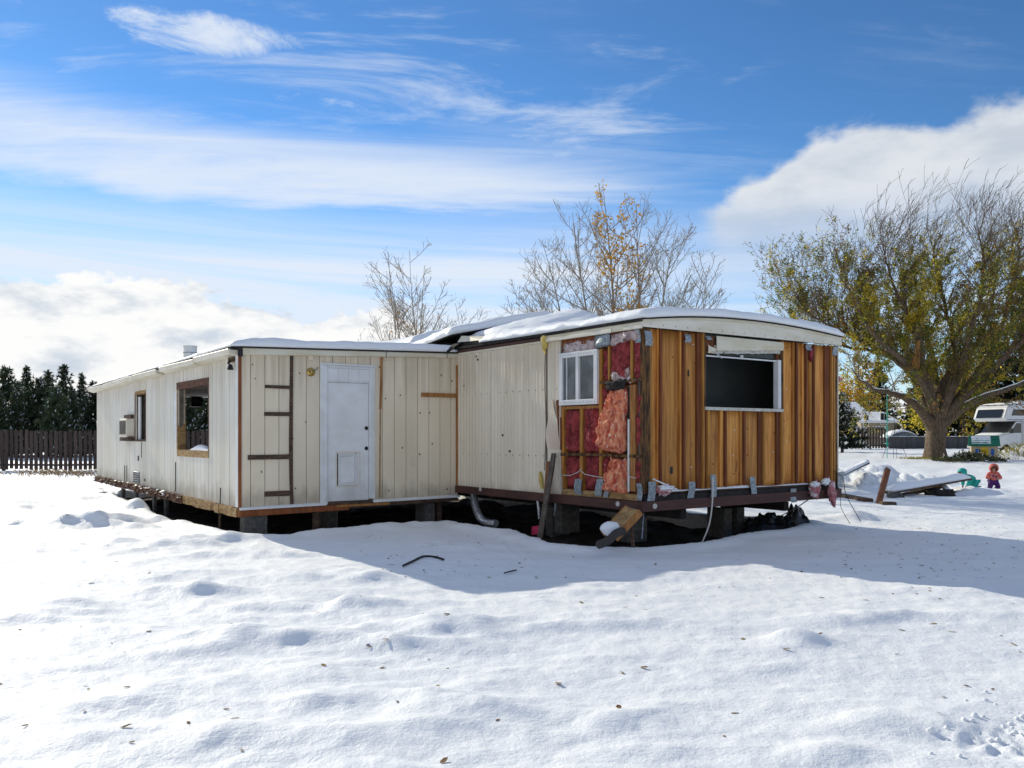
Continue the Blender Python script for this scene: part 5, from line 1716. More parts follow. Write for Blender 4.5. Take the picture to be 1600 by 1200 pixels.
# ---- willow
def willow():
    random.seed(42)
    Y0 = 50.0
    base = at(1462, 715, Y0)
    base.z = H(base.x, base.y) - .1
    t = thing('willow_tree', 'big spreading willow with thick trunk, bare whips above green and yellow leaves', 'tree', base)
    limbs, twigs, lv, snow = MB(), MB(), MB(), MB()
    P = lambda px, py, dy=0.0: at(px, py, Y0 + dy) - base
    # trunk
    tr = MB()
    tp = [P(1462, 722), P(1462, 712), P(1462, 700), P(1463, 680), P(1465, 660), P(1467, 645)]
    tr.tube(tp, [.80, .64, .54, .50, .48, .36], 18)
    v2 = []
    for (x, y, z) in tr.v:
        a = math.atan2(y, x)
        k = 1 + .10 * math.sin(a * 5 + z) + .06 * math.sin(a * 9 - z * 2)
        c = Vector((0.0, 0.0, z))
        v2.append((x * k, y * k, z))
    tr.v = v2
    tr.build('trunk', BARK_W, t, smooth=True)
    LIMBS = [
        ([(1455, 668, 0), (1436, 640, -.4), (1410, 616, -.9), (1385, 606, -1.2), (1355, 598, -1.5), (1325, 578, -1.8), (1312, 560, -2)], .34, .3, 'low'),
        ([(1458, 660, 0), (1443, 620, .3), (1425, 580, .8), (1395, 545, 1.0), (1345, 512, 1.0), (1290, 482, .8), (1240, 455, .5), (1205, 415, .2)], .34, 1.0, 'left'),
        ([(1459, 655, 0), (1446, 600, 1), (1428, 560, 1.6), (1375, 530, 2.2), (1310, 515, 2.5), (1255, 500, 2.8), (1215, 470, 3.0)], .24, .9, 'left'),
        ([(1463, 655, 0), (1452, 600, -.6), (1440, 560, -1.0), (1432, 500, -1.6), (1405, 440, -2.2), (1380, 380, -2.6), (1368, 330, -2.8)], .30, 1.0, 'up'),
        ([(1466, 650, 0), (1470, 600, .4), (1483, 565, .8), (1492, 520, 1.2), (1480, 450, 1.6), (1466, 380, 1.8), (1455, 320, 2.0)], .36, 1.0, 'up'),
        ([(1470, 650, 0), (1486, 600, -.5), (1500, 560, -1.0), (1512, 500, -1.4), (1530, 420, -1.8), (1538, 350, -2.0), (1530, 290, -2.2)], .34, 1.0, 'up'),
        ([(1473, 652, 0), (1500, 610, 1), (1530, 560, 1.8), (1560, 490, 2.4), (1580, 410, 2.8), (1592, 340, 3.0), (1590, 290, 3.2)], .32, 1.0, 'up'),
        ([(1476, 660, 0), (1505, 632, -.6), (1540, 610, -1.2), (1590, 590, -1.6), (1650, 560, -2), (1700, 520, -2.2)], .34, .35, 'low'),
        ([(1474, 655, 0), (1515, 600, -1), (1565, 540, -1.6), (1620, 470, -2.0), (1650, 390, -2.4), (1660, 320, -2.6)], .30, 1.0, 'up'),
        ([(1464, 648, 0), (1462, 590, 2), (1455, 530, 3.2), (1440, 470, 4.0), (1425, 400, 4.4), (1420, 345, 4.6)], .26, 1.0, 'up'),
        ([(1468, 648, 0), (1490, 590, 2.4), (1520, 520, 3.8), (1545, 450, 4.6), (1556, 380, 5), (1560, 330, 5.2)], .26, 1.0, 'up'),
        ([(1461, 650, 0), (1440, 590, -1.4), (1400, 540, -2.6), (1350, 490, -3.4), (1320, 440, -3.8), (1300, 390, -4)], .24, 1.0, 'left'),
    ]
    count = [0, 0]

    def leafy(p, d, k, size=.12):
        zpx = HY - (p.z + base.z - CAM_H) / (p.y + base.y) * FPX        # height band decides how bare the crown is
        xpx = CX + (p.x + base.x) / (p.y + base.y) * FPX
        dens = float(np.interp(zpx, [335, 385, 425, 500, 600, 650], [.0, .12, .62, .85, .85, .55]))
        if xpx < 1330:
            dens = max(dens * .6, .40 if 340 < zpx < 500 else 0)
        dens *= min(1.0, max(.06, .55 + 2.3 * float(gnoise((p.x + 3) / .95, (p.z + p.y * .7) / .85, 78))))
        for i in range(k):
            if random.random() > dens:
                continue
            dd = (d * .5 + rnd_perp(d) * .9 + Vector((0, 0, -.35))).normalized()
            patch = float(gnoise((p.x + 9) / 1.5, (p.z + p.y * .6) / 1.4, 77)) + random.uniform(-.25, .25)
            mi = 1 if patch > .17 else (2 if patch < -.30 else 0)
            leaf_quad(lv, p + rnd_perp(d) * .05, dd, rnd_perp(dd), size * random.uniform(.9, 1.7), size * random.uniform(.35, .6), mi)
            count[0] += 1

    def whip(p, d, L, r, lvl, wind=.035):
        n = 6
        pts, rr = [p.copy()], [r]
        c, dd = p.copy(), d.copy()
        for i in range(n):
            f = (i + 1) / n
            dd = (dd + rnd_perp(dd) * .12 + Vector((wind * (.4 + 3.4 * f), 0, .19 * (1 - f) - .03 * f))).normalized()
            c = c + dd * L / n
            pts.append(c.copy()); rr.append(max(.008, r * (1 - f * .72)))
        twigs.tube(pts, rr, 3, cap=False)
        count[1] += 1
        for i in range(1, n + 1):
            leafy(pts[i], dd, 6 if lvl else 4)
        if lvl < 2:
            for j in range(4 if lvl == 0 else 2):
                i = random.randint(1, n - 1)
                q = pts[i].lerp(pts[i + 1], random.random())
                bd = (pts[i + 1] - pts[i]).normalized()
                whip(q, (bd * .8 + rnd_perp(bd) * .55).normalized(), L * random.uniform(.35, .6), max(.010, r * .55), lvl + 1, wind)

    for (pp, r0, dens, kind) in LIMBS:
        pp = [(1465 + (q[0] - 1465) * (.86 if q[0] < 1465 else 1.0), 655 - (655 - q[1]) * (.80 if q[1] < 655 else 1.0), q[2]) for q in pp]
        pts = smoothpath([P(*q) for q in pp], 5)
        n = len(pts)
        jit = [Vector((random.gauss(0, .05), random.gauss(0, .05), random.gauss(0, .05))) * (i / n) for i in range(n)]
        pts = [p + j for p, j in zip(pts, jit)]
        rr = [max(.02, r0 * (1 - .93 * (i / (n - 1)) ** .75)) for i in range(n)]
        limbs.tube(pts, rr, 9)
        if kind == 'low':
            sn_ = MB()
            for i in range(2, n - 5):                      # snow lying along the limb
                a, b = pts[i], pts[i + 1]
                sn_.bar(a + Vector((0, 0, rr[i] * .93)), b + Vector((0, 0, rr[i + 1] * .93)), rr[i] * 1.1, .07)
            sn_.build('limb_snow', SNOW, t)
        for i in range(3, n):
            f = i / n
            nb = 1.1 + (1.3 if f > .35 else 0) + (1.7 if f > .6 else 0)
            for k in range(int(nb * dens + random.random())):
                d0 = (pts[i] - pts[i - 1]).normalized()
                if kind == 'up':
                    d = (d0 * .5 + rnd_perp(d0) * .75 + Vector((0, 0, .35))).normalized()
                elif kind == 'left':
                    d = (d0 * .45 + rnd_perp(d0) * .6 + Vector((-.05, 0, .55))).normalized()
                else:
                    d = (d0 * .4 + rnd_perp(d0) * .8).normalized()
                whip(pts[i], d, random.uniform(1.5, 3.2) * (.8 + .35 * f), max(.016, rr[i] * .33) if rr[i] < .12 else .035, 0, .03 if kind != 'left' else .012)
    # sparse outer whips low on the left, curling
    for q in ((1290, 525), (1275, 515), (1300, 535), (1330, 555), (1350, 565)):
        whip(P(*q), Vector((-.9, 0, .15)).normalized(), 2.2, .03, 0, .02)
    limbs.build('branches', BARK_W, t, smooth=True)
    # pale broken stub
    m = MB(); m.tube([P(1430, 575, -1.6), P(1433, 555, -1.8), P(1435, 532, -1.9)], [.22, .17, .08], 8); m.build('broken_stub', ORWOOD, t)
    m = MB(); c = P(1419, 622, -1.2)
    m.lathe([(0, 0), (.24, 0), (.26, .14), (0, .16)], c, 12); m.build('cut_stump', YELLOWROT, t)
    twigs.build('twigs', TWIG_W, t)
    lv.build('crown', [LEAF_G, LEAF_YG, LEAF_B], t)
    print('willow leaves', count)
    return t


willow()


# ---- conifers
def conifer_mesh(seed, ht, rad0, needle, whorls=26, snow=.10, shape=.8, clump=.22):
    random.seed(seed)
    cr, tk = MB(), MB()
    tk.tube([(0, 0, -.3), (.02, 0, ht * .4), (0, .02, ht * .97)], [.028 * ht, .018 * ht, .006 * ht], 7)
    for w_ in range(whorls):
        f = (w_ + random.random() * .8) / whorls
        z = ht * (.06 + .93 * f)
        R = rad0 * ((1 - f) ** shape) * random.uniform(.78, 1.12) + .10
        nb = max(4, int(9 * (1 - f) + 4))
        a0 = random.uniform(0, 6.28)
        for b in range(nb):
            a = a0 + 6.283 * b / nb + random.uniform(-.25, .25)
            L = R * random.uniform(.65, 1.18)
            d = Vector((math.cos(a), math.sin(a), .18 + .35 * f)).normalized()
            steps = max(2, int(L / (clump * .62)))
            for s_ in range(steps):
                q = (s_ + .6) / steps
                if q < .25 and f < .6: continue
                p = Vector((0, 0, z)) + d * L * q + Vector((random.gauss(0, .05), random.gauss(0, .05), random.gauss(0, .06) - .10 * L * q * (1 - f)))
                k = 7
                for j in range(k):
                    nd = (d * .6 + rnd_perp(d) * .8 + Vector((0, 0, .25))).normalized()
                    u = rnd_perp(nd) * clump * .20
                    l_ = clump * random.uniform(.7, 1.25)
                    mi = 1 if (random.random() < snow and nd.z > .2 and s_ >= steps - 2) else 0
                    cr.add([p - u, p + u, p + nd * l_], [(0, 1, 2)], mi)
    return cr.mesh('crown', [needle, SNOW]), tk.mesh('trunk', BARK_P)


pines = [conifer_mesh(s, 1.0 * h, r, NEEDLE, sn and 34, .09, sh, .30) for s, h, r, sn, sh in ((1, 6.6, 1.9, 1, .85), (2, 6.2, 2.2, 1, .70), (3, 6.9, 1.7, 1, .95))]


def conifer(meshes, loc, s, rz, label, group=None, sz=None, name='pine_tree'):
    t = thing(name, label, 'tree', loc, rz, group)
    for me, nm in zip(meshes, ('crown', 'trunk')):
        o = bpy.data.objects.new(nm, me); COL.objects.link(o); o.parent = t
    t.scale = (s, s, sz or s)
    return t


random.seed(5)
row = [(-22, 577, 66), (8, 574, 68), (26, 598, 62), (42, 573, 70), (60, 592, 64), (75, 580, 67), (100, 571, 69), (88, 604, 61), (128, 584, 66), (112, 606, 62), (148, 598, 68), (170, 600, 66), (200, 592, 67), (232, 600, 64),
       (262, 590, 68), (292, 606, 63), (313, 588, 66), (340, 596, 65), (372, 590, 68), (-60, 585, 68), (-95, 575, 67), (0, 612, 61), (-40, 604, 62), (410, 600, 67)]
for i, (px, ty, Y) in enumerate(row):
    k = i % 3
    ht = (6.6, 6.2, 6.9)[k]
    x = (px - CX) / FPX * Y
    z = H(x, Y) - .1
    top = CAM_H + (HY - ty) / FPX * Y - z
    conifer(pines[k], (x, Y, z), top / ht * random.uniform(.8, 1.2), random.uniform(0, 6.28), 
            'low bushy pine standing before the taller pines beyond the dark picket fence' if ty >= 603 else
            ('pointed full pine', 'bushy rounded pine', 'tall narrow pine')[k] + ' in the row beyond the dark picket fence',
            'low pines by the picket fence' if ty >= 603 else ('broad pines', 'rounded pines', 'narrow pines')[k] + ' beyond the picket fence', top / ht)

# ------------------------------------------------------------------ right background
spruce = [conifer_mesh(s, h, r, NEEDLE_D, 30, .05, .8, .55) for s, h, r in ((21, 15.5, 3.6), (22, 12.0, 3.2))]
small_spruce = conifer_mesh(23, 4.2, 1.7, NEEDLE_D, 20, .30, .7, .32)


def gx(px, Y):
    return (px - CX) / FPX * Y


for (px, ty, Y, k, lab, wide) in ((1598, 428, 78, 0, 'tallest dark spruce rising behind the white motorhome', 1.0), (1552, 505, 84, 1, 'dark spruce half hidden behind the willow crown', 1.2),
                            (1650, 440, 74, 0, 'dark spruce at the edge of the yard past the motorhome', 1.0), (1440, 585, 88, 1, 'low dark spruce behind the willow trunk', 1.6), (1500, 560, 90, 1, 'broad dark spruce behind the right limbs of the willow', 1.6),
                            (1372, 566, 110, 1, 'far dark spruce above the tan house roof', 1.1), (1345, 590, 118, 0, 'farthest narrow spruce beyond the tan house', 1.0), (1540, 580, 80, 1, 'squat dark spruce beside the motorhome nose', 1.5)):
    x = gx(px, Y); z = H(x, Y)
    top = CAM_H + (HY - ty) / FPX * Y - z
    s = top / (15.5, 12.0)[k]
    conifer(spruce[k], (x, Y, z), s * wide, random.uniform(0, 6), lab, None, s, 'spruce_tree')
x = gx(1316, 62); conifer(small_spruce, (x, 62, H(x, 62)), 1.0, 1.0, 'small snow loaded spruce in front of the tan house', None, .98, 'spruce_tree')


def leafy_tree(px, ty, Y, rx, label, mats, seed, n=2600, lz=.45, name='maple_tree', size=.24):
    random.seed(seed)
    x = gx(px, Y); z = H(x, Y)
    top = CAM_H + (HY - ty) / FPX * Y - z
    t = thing(name, label, 'tree', (x, Y, z))
    tr, br, lv = MB(), MB(), MB()
    tr.tube([(0, 0, -.1), (.05, 0, top * .3), (0, 0, top * .6)], [.16, .12, .06], 8)
    tips = []
    for i in range(46):
        a = random.uniform(0, 6.28); f = random.uniform(.2, .6)
        p = Vector((0, 0, top * f)); rr = rx * random.uniform(.35, 1.0)
        e = Vector((math.cos(a) * rr, math.sin(a) * rr, top * random.uniform(.35, .97) - (.22 * top * (rr / rx) ** 2)))
        mid = p.lerp(e, .5) + Vector((0, 0, -.05 * top))
        br.tube([p, mid, e], [.05, .03, .01], 4, cap=False)
        tips += [mid, e, mid.lerp(e, .5)]
    for i in range(n):
        c = random.choice(tips) + Vector((random.gauss(0, .35), random.gauss(0, .35), random.gauss(0, .3)))
        d = Vector((random.gauss(0, 1), random.gauss(0, 1), random.gauss(0, 1) - .4)).normalized()
        leaf_quad(lv, c, d, rnd_perp(d), size * random.uniform(.7, 1.3), size * random.uniform(.5, .8), random.choice(range(len(mats))))
    tr.build('trunk', BARK_P, t, smooth=True); br.build('branches', BARK_P, t); lv.build('crown', mats, t)


leafy_tree(1328, 552, 104, 3.6, 'yellow leaved tree behind the corner of the stripped home', [LEAF_Y, LEAF_Y, LEAF_YG], 3, 3000, size=.34)
leafy_tree(1468, 550, 76, 3.0, 'yellow green leafy tree behind the willow trunk', [LEAF_YG, LEAF_G, LEAF_YG], 4, 4200)
leafy_tree(1505, 540, 74, 3.6, 'brownish leafy tree behind the right fork of the willow', [LEAF_B, LEAF_G, LEAF_YG], 5, 4200)
leafy_tree(1365, 640, 60, 1.5, 'low yellow green shrub under the left willow limb', [LEAF_YG, LEAF_G, LEAF_G], 6, 700, name='shrub', size=.2) if False else None

# tan house
TAN = mat('tan_house_wall', (0.40, 0.34, 0.24), (0.33, 0.28, 0.20), 1.5, rough=.85)
Yh = 88.0
hx0, hx1 = gx(1296, Yh), gx(1402, Yh)
hz = .50
hs = thing('tan_house', 'low tan house with snowy roofs beyond the yard fence', 'house', (hx0, Yh, hz))
W_ = hx1 - hx0
m = MB(); m.box(0, W_, 0, 8, -.3, 3.0); m.build('wall', TAN, hs)
m = MB(); m.add([(-.4, -.6, 2.9), (W_ * .62, -.6, 2.9), (W_ * .62, 4, 4.5), (-.4, 4, 4.5), (W_ * .62, 8.6, 2.9), (-.4, 8.6, 2.9), (-.4, -.6, 3.1), (W_ * .62, -.6, 3.1), (W_ * .62, 4, 4.7), (-.4, 4, 4.7), (W_ * .62, 8.6, 3.1), (-.4, 8.6, 3.1)],
                [(0, 1, 2, 3), (3, 2, 4, 5), (6, 9, 8, 7), (9, 11, 10, 8), (0, 6, 7, 1), (5, 4, 10, 11), (1, 7, 8, 2), (2, 8, 10, 4), (0, 3, 9, 6), (3, 5, 11, 9)])
m.build('roof', SNOW, hs)
m = MB(); m.add([(W_ * .62, 0, 3.0), (W_ * .62, 8, 3.0), (W_ * .62, 4, 4.48), (W_ * .615, 0, 3.0), (W_ * .615, 8, 3.0), (W_ * .615, 4, 4.48)], [(0, 1, 2), (5, 4, 3)]); m.build('gable', TAN, hs)
pa, pb = gx(1340, Yh - 3) - hx0, gx(1400, Yh - 3) - hx0
m = MB(); m.box(pa + .3, pb - .2, -3, -.01, -.3, 2.55); m.build('wall', TAN, hs)
m = MB(); m.hexa([(pa - .1, -3.5, 2.35), (pb + .1, -3.5, 2.35), (pb + .1, .2, 3.35), (pa + 1.8, .2, 3.35), (pa - .1, -3.5, 2.55), (pb + .1, -3.5, 2.55), (pb + .1, .2, 3.55), (pa + 1.8, .2, 3.55)]); m.build('roof', SNOW, hs)
for (a, b, z0, z1) in ((1376, 1386, 646, 662), (1350, 1356, 650, 668)):
    xa, xb = gx(a, Yh - 3) - hx0, gx(b, Yh - 3) - hx0
    za, zb = CAM_H + (HY - z1) / FPX * (Yh - 3) - hz, CAM_H + (HY - z0) / FPX * (Yh - 3) - hz
    wd = MB(); wd.box(xa - .08, xb + .08, -3.06, -3.002, za - .08, zb + .08); wd = wd.build('window', TRIMW, hs)
    m = MB(); m.box(xa, (xa + xb) / 2 - .03, -3.075, -3.061, za, zb); m.build('pane', BLACK, wd)
    m = MB(); m.box((xa + xb) / 2 + .03, xb, -3.075, -3.061, za, zb); m.build('pane', BLACK, wd)

# yard fence behind the tree: pickets, then low boards
picket_fence('picket_fence', 'weathered picket fence with snow capped tips below the tan house', gx(1296, 70), gx(1384, 70), lambda x: 70.0, 1.75, .235, .15, 2.4, FENCEWOOD, lambda x, y: H(x, y) - .02, caps=True)
lf = thing('board_fence', 'low dark grey board fence behind the willow trunk', 'fence', (gx(1388, 71), 71, 0))
bmesh_ = MB(); bmesh_.box(0, .195, -.02, .02, 0, .92); bme = bmesh_.mesh('board', mat('slate_boards', (0.085, 0.085, 0.09), (0.06, 0.058, 0.06), 4, (4, 4, .5), rough=.85, rand=.2))
xx = 0.0
while xx < gx(1560, 71) - gx(1388, 71):
    o = bpy.data.objects.new('board', bme); COL.objects.link(o); o.parent = lf
    o.location = (xx, 0, H(lf.location.x + xx, 71) + random.uniform(-.01, .01)); xx += .2
Lf = xx
m = MB(); m.box(-.05, Lf, -.05, .05, 1.47, 1.53); m.build('cap_rail', FENCEWOOD, lf)
m = MB(); m.sheet(60, 3, lambda s, t: (Lf * s, -.06 + .12 * t, 1.535 + .06 * (1 - abs(2 * t - 1) ** 2) * (.6 + .8 * float(gnoise(s * 20, 1, 4)))), lambda s, t: (Lf * s, -.06 + .12 * t, 1.532)); m.build('rail_snow', SNOW, lf, smooth=True)
# snow covered vehicle beyond it
x = gx(1412, 76)
cv = thing('parked_car', 'low car buried in snow beyond the grey board fence', 'car', (x, 76, H(x, 76)), .1)
m = MB(); m.hexa([(-2.0, -.8, .25), (2.0, -.8, .25), (2.0, .8, .25), (-2.0, .8, .25), (-2.0, -.8, .85), (1.9, -.8, .78), (1.9, .8, .78), (-2.0, .8, .85)]); m.build('body', BLACK, cv, bevel=.08)
m = MB(); m.hexa([(-1.5, -.72, .85), (1.0, -.72, .82), (1.0, .72, .82), (-1.5, .72, .85), (-1.1, -.6, 1.4), (.3, -.6, 1.4), (.3, .6, 1.4), (-1.1, .6, 1.4)]); m.build('cabin', GLASS, cv, bevel=.06)
m = MB(); m.sheet(30, 8, lambda s, t: (-1.9 + 3.75 * s, -.78 + 1.56 * t, .86 + .62 * max(0, math.sin(math.pi * min(1, max(0, (s - .05) / .7)))) ** .6 + .12 * (1 - abs(2 * t - 1) ** 4)), lambda s, t: (-1.9 + 3.75 * s, -.78 + 1.56 * t, .855 + .56 * max(0, math.sin(math.pi * min(1, max(0, (s - .05) / .7)))) ** .6)); m.build('snow_cover', SNOW, cv, smooth=True)
for sx in (-1.3, 1.25):
    for sy in (-.78, .78):
        m = MB(); m.lathe([(0, -.1), (.31, -.1), (.33, 0), (.31, .1), (0, .1)], (sx, sy, .31), 16, 'y'); m.build('wheel', BLACK, cv)

# motorhome
RVW = mat('motorhome_paint', (0.74, 0.75, 0.75), (0.68, 0.69, 0.69), 1, rough=.35, spec=.5)
RVG = mat('motorhome_stripe', (0.33, 0.35, 0.38), rough=.5)
DKGLASS = mat('dark_vehicle_glass', (0.012, 0.014, 0.016), rough=.08, spec=.6)
Yr = 54.0
rvx = gx(1548, Yr)
rv = thing('motorhome', 'white motorhome with snow on its roof and dark cab windows', 'motorhome', (rvx + 1.5, Yr + .9, H(rvx, Yr) - .02), rad(180 + 20))
Wd = 1.16
def extr(prof, y0, y1, name, material, bevel=.05, parent=rv):
    n = len(prof); m = MB()
    m.add([(x, y0, z) for x, z in prof] + [(x, y1, z) for x, z in prof], [tuple(range(n))[::-1], tuple(range(n, 2 * n))] + [(i, (i + 1) % n, (i + 1) % n + n, i + n) for i in range(n)])
    return m.build(name, material, parent, bevel=bevel)
extr([(-6.5, .55), (-.1, .55), (-.1, 2.2), (1.35, 2.16), (1.55, 2.35), (1.25, 3.05), (.9, 3.22), (-6.5, 3.22)], -Wd, Wd, 'body', RVW, .06)
extr([(-.11, .5), (1.95, .5), (2.05, .75), (2.0, 1.18), (1.05, 1.42), (.35, 2.17), (-.11, 2.17)], -Wd + .12, Wd - .12, 'cab', RVW, .05)
extr([(1.02, 1.47), (1.09, 1.49), (.42, 2.15), (.35, 2.13)], -Wd + .22, Wd - .22, 'windshield', DKGLASS, 0)
for s in (-1, 1):
    y = s * (Wd - .12)
    extr([(-.0, 1.45), (.90, 1.45), (.38, 2.05), (.0, 2.05)], y - .006 * (s < 0) , y + .012 * s + .006 * (s < 0), 'cab_window', DKGLASS, 0)
    yb = s * Wd
    extr([(-.9, 2.52), (.95, 2.52), (.80, 2.90), (-.9, 2.90)], min(yb, yb + .015 * s), max(yb, yb + .015 * s), 'bunk_window', DKGLASS, 0)
    extr([(-6.4, 2.24), (1.30, 2.24), (1.32, 2.30), (-6.4, 2.30)], min(yb, yb + .010 * s), max(yb, yb + .010 * s), 'stripe', RVG, 0)
    extr([(-4.3, 1.6), (-2.2, 1.6), (-2.2, 2.1), (-4.3, 2.1)], min(yb, yb + .015 * s), max(yb, yb + .015 * s), 'side_window', DKGLASS, 0)
    m = MB(); m.box(1.02, 1.14, s * (Wd + .0) - .03, s * (Wd + .16) + .03 if s > 0 else s * (Wd) + .03, 1.42, 1.72) if s > 0 else m.box(1.02, 1.14, -(Wd + .19), -Wd + .03, 1.42, 1.72)
    m.build('mirror', BLACK, rv, bevel=.02)
    for xw in (1.25, -4.0):
        m = MB(); m.lathe([(0, -.12), (.36, -.12), (.39, 0), (.36, .12), (0, .12)], (xw, s * (Wd - .18), .36), 18, 'y'); w_ = m.build('wheel', BLACK, rv)
        m = MB(); m.lathe([(0, -.125), (.2, -.125), (.2, .125), (0, .125)], (xw, s * (Wd - .18), .36), 14, 'y'); m.build('rim', ALU, w_)
    m = MB(); m.box(2.0, 2.06, s * .62 - .15, s * .62 + .15, .82, 1.02); m.build('headlight', GLASS, rv, bevel=.02)
m = MB(); m.box(2.01, 2.055, -.42, .42, .80, 1.05); m.build('grille', BLACK, rv)
extr([(1.565, 2.38), (1.575, 2.40), (1.36, 2.92), (1.33, 2.90)], -Wd + .25, Wd - .25, 'nose_window', DKGLASS, 0)
m = MB(); m.box(1.98, 2.16, -Wd + .1, Wd - .1, .46, .66); m.build('bumper', ALU, rv, bevel=.03)
m = MB(); m.sheet(30, 12, lambda s, t: (-6.4 + 7.5 * s, -1.12 + 2.24 * t, 3.225 + .13 * (1 - abs(2 * s - 1) ** 12) * (1 - abs(2 * t - 1) ** 6) * (1 + .5 * float(gnoise(s * 9, t * 4, 8)))), lambda s, t: (-6.4 + 7.5 * s, -1.12 + 2.24 * t, 3.223)); m.build('roof_snow', SNOW, rv, smooth=True)
m = MB(); m.sheet(12, 12, lambda s, t: (1.12 + .86 * s, -.98 + 1.96 * t, 1.41 - .22 * s + .09 * (1 - abs(2 * s - 1) ** 6) * (1 - abs(2 * t - 1) ** 6)), lambda s, t: (1.12 + .86 * s, -.98 + 1.96 * t, 1.405 - .22 * s)); m.build('hood_snow', SNOW, rv, smooth=True)
m = MB(); m.box(-1.6, -.7, -.4, .4, 3.225, 3.50); m.build('roof_unit', RVW, rv, bevel=.06)

for k in range(3):
    m = MB(); m.box(1.02, 1.10, -.5 + .5 * k - .05, -.5 + .5 * k + .05, 3.18, 3.23); m.build('marker_light', ORWOOD, rv)
extr([(-1.95, .62), (-1.25, .62), (-1.25, 2.45), (-1.95, 2.45)], Wd, Wd + .012, 'entry_door', RVG, 0)
extr([(-1.85, 1.7), (-1.35, 1.7), (-1.35, 2.3), (-1.85, 2.3)], Wd + .013, Wd + .02, 'door_window', DKGLASS, 0)
extr([(-6.4, .95), (-.2, .95), (-.2, 1.08), (-6.4, 1.22)], Wd, Wd + .008, 'stripe', RVG, 0)
extr([(-6.4, .95), (-.2, .95), (-.2, 1.08), (-6.4, 1.22)], -Wd - .008, -Wd, 'stripe', RVG, 0)
# toy cottage
Yc = 46.0
pc = Vector((gx(1537, Yc), Yc, 0)); pc.z = H(pc.x, pc.y) + .06
PT = mat('playhouse_tan', (0.55, 0.45, 0.28), (0.48, 0.38, 0.23), 4, rough=.6); PG = mat('playhouse_green', (0.02, 0.19, 0.125), (0.015, 0.15, 0.10), 4, rough=.5)
PY = mat('playhouse_yellow', (0.72, 0.48, 0.03), rough=.5); PB = mat('playhouse_blue', (0.025, 0.13, 0.45), rough=.5)
ph = thing('toy_playhouse', 'toy plastic cottage with green roof, yellow door and blue shutters', 'playhouse', pc, rad(-24))
m = MB(); m.box(-.62, .62, -.45, .45, 0, .78); m.build('wall', PT, ph, bevel=.02)
m = MB(); m.add([(.62, -.45, .78), (.62, .45, .78), (.62, 0, 1.18), (-.62, -.45, .78), (-.62, .45, .78), (-.62, 0, 1.18)], [(0, 1, 2), (5, 4, 3), (0, 3, 4, 1), (0, 2, 5, 3), (1, 4, 5, 2)]); m.build('gable', PT, ph)
for s in (-1, 1):
    for i in range(5):
        a, b = i / 5, (i + 1) / 5
        m = MB(); y0, y1 = s * .58 * (1 - a), s * .58 * (1 - b); z0, z1 = .72 + .52 * a, .72 + .52 * b
        m.hexa([(-.72, y0, z0), (.72, y0, z0), (.72, y1, z1), (-.72, y1, z1), (-.72, y0 + s * .02, z0 + .07), (.72, y0 + s * .02, z0 + .07), (.72, y1, z1 + .05), (-.72, y1, z1 + .05)]); m.build('roof_shingle_row', PG, ph)
m = MB(); m.sheet(12, 4, lambda s, t: (-.6 + .9 * s, -.50 + .42 * t, .80 + .40 * t + .06 + .03 * float(gnoise(s * 5, t * 4, 3))), lambda s, t: (-.6 + .9 * s, -.50 + .42 * t, .80 + .40 * t + .05)); m.build('roof_snow', SNOW, ph)
dr_ = MB(); dr_.box(-.18, .18, -.475, -.451, .02, .52); dr_.lathe([(0, -.475), (.18, -.475), (.18, -.452), (0, -.452)], (0, 0, .52), 16, 'y'); dr_.build('door', PY, ph)
for (xa) in (-.42, .30):
    m = MB(); m.box(xa, xa + .15, -.472, -.4515, .25, .58); m.build('shutter', PB, ph, bevel=.01)
m = MB(); m.box(-.26, -.20, -.465, -.4515, .3, .55); m.build('window', BLACK, ph)

# brush pile and grass at the foot of the willow
random.seed(8)
bpile = thing('brush_pile', 'pile of cut green branches with snow beside the willow trunk', 'brush pile', (gx(1518, 45), 45, H(gx(1518, 45), 45)))
tw, fo = MB(), MB()
for i in range(420):
    x, y = random.gauss(0, .72), random.gauss(0, .5)
    z = max(.02, .30 * math.exp(-(x * x / 1.0 + y * y / .5)) * random.uniform(.3, 1.1))
    d = Vector((random.gauss(0, 1), random.gauss(0, .6), random.uniform(-.1, .35))).normalized()
    L = random.uniform(.15, .5)
    p = Vector((x, y, z))
    tw.tube([p, p + d * L], [.012, .006], 3, cap=False)
    for k in range(10):
        q = p + d * L * random.random(); e = (d + rnd_perp(d) * .9).normalized()
        u = rnd_perp(e) * .03
        fo.add([q - u, q + u, q + e * .17], [(0, 1, 2)], 1 if random.random() < .07 else 0)
tw.build('branches', TWIG_W, bpile); fo.build('foliage', [mat('cut_branch_green', (0.045, 0.065, 0.022), (0.075, 0.075, 0.03), 3, trans=.2), SNOW], bpile)
GRASS = mat('dry_grass', (0.34, 0.28, 0.06), (0.22, 0.20, 0.05), 2, rough=.8, trans=.3)
def grass(name, cx, cy, rx, ry, n, h, material=GRASS):
    m = MB()
    for i in range(n):
        x, y = cx + random.gauss(0, rx), cy + random.gauss(0, ry)
        z = H(x, y) - .01
        d = Vector((random.gauss(0, .5), random.gauss(0, .5), 1)).normalized() * h * random.uniform(.4, 1.1)
        p = Vector((x, y, z)); w_ = .012
        m.add([p - Vector((w_, 0, 0)), p + Vector((w_, 0, 0)), p + d * .6 + Vector((w_ * .6, 0, 0)), p + d + Vector((d.x * .5, 0, -.05 * h))], [(0, 1, 2, 3)])
    o = m.build(name, material); return tag(o, kind='stuff')
grass('fallen_willow_litter', gx(1445, 48.5), 48.5, .55, .7, 700, .16)
grass('dry_weeds', gx(110, 36), 36, 1.2, .9, 260, .35, mat('dead_weed', (0.33, 0.22, 0.11), (0.24, 0.16, 0.08), 2, rough=.9))
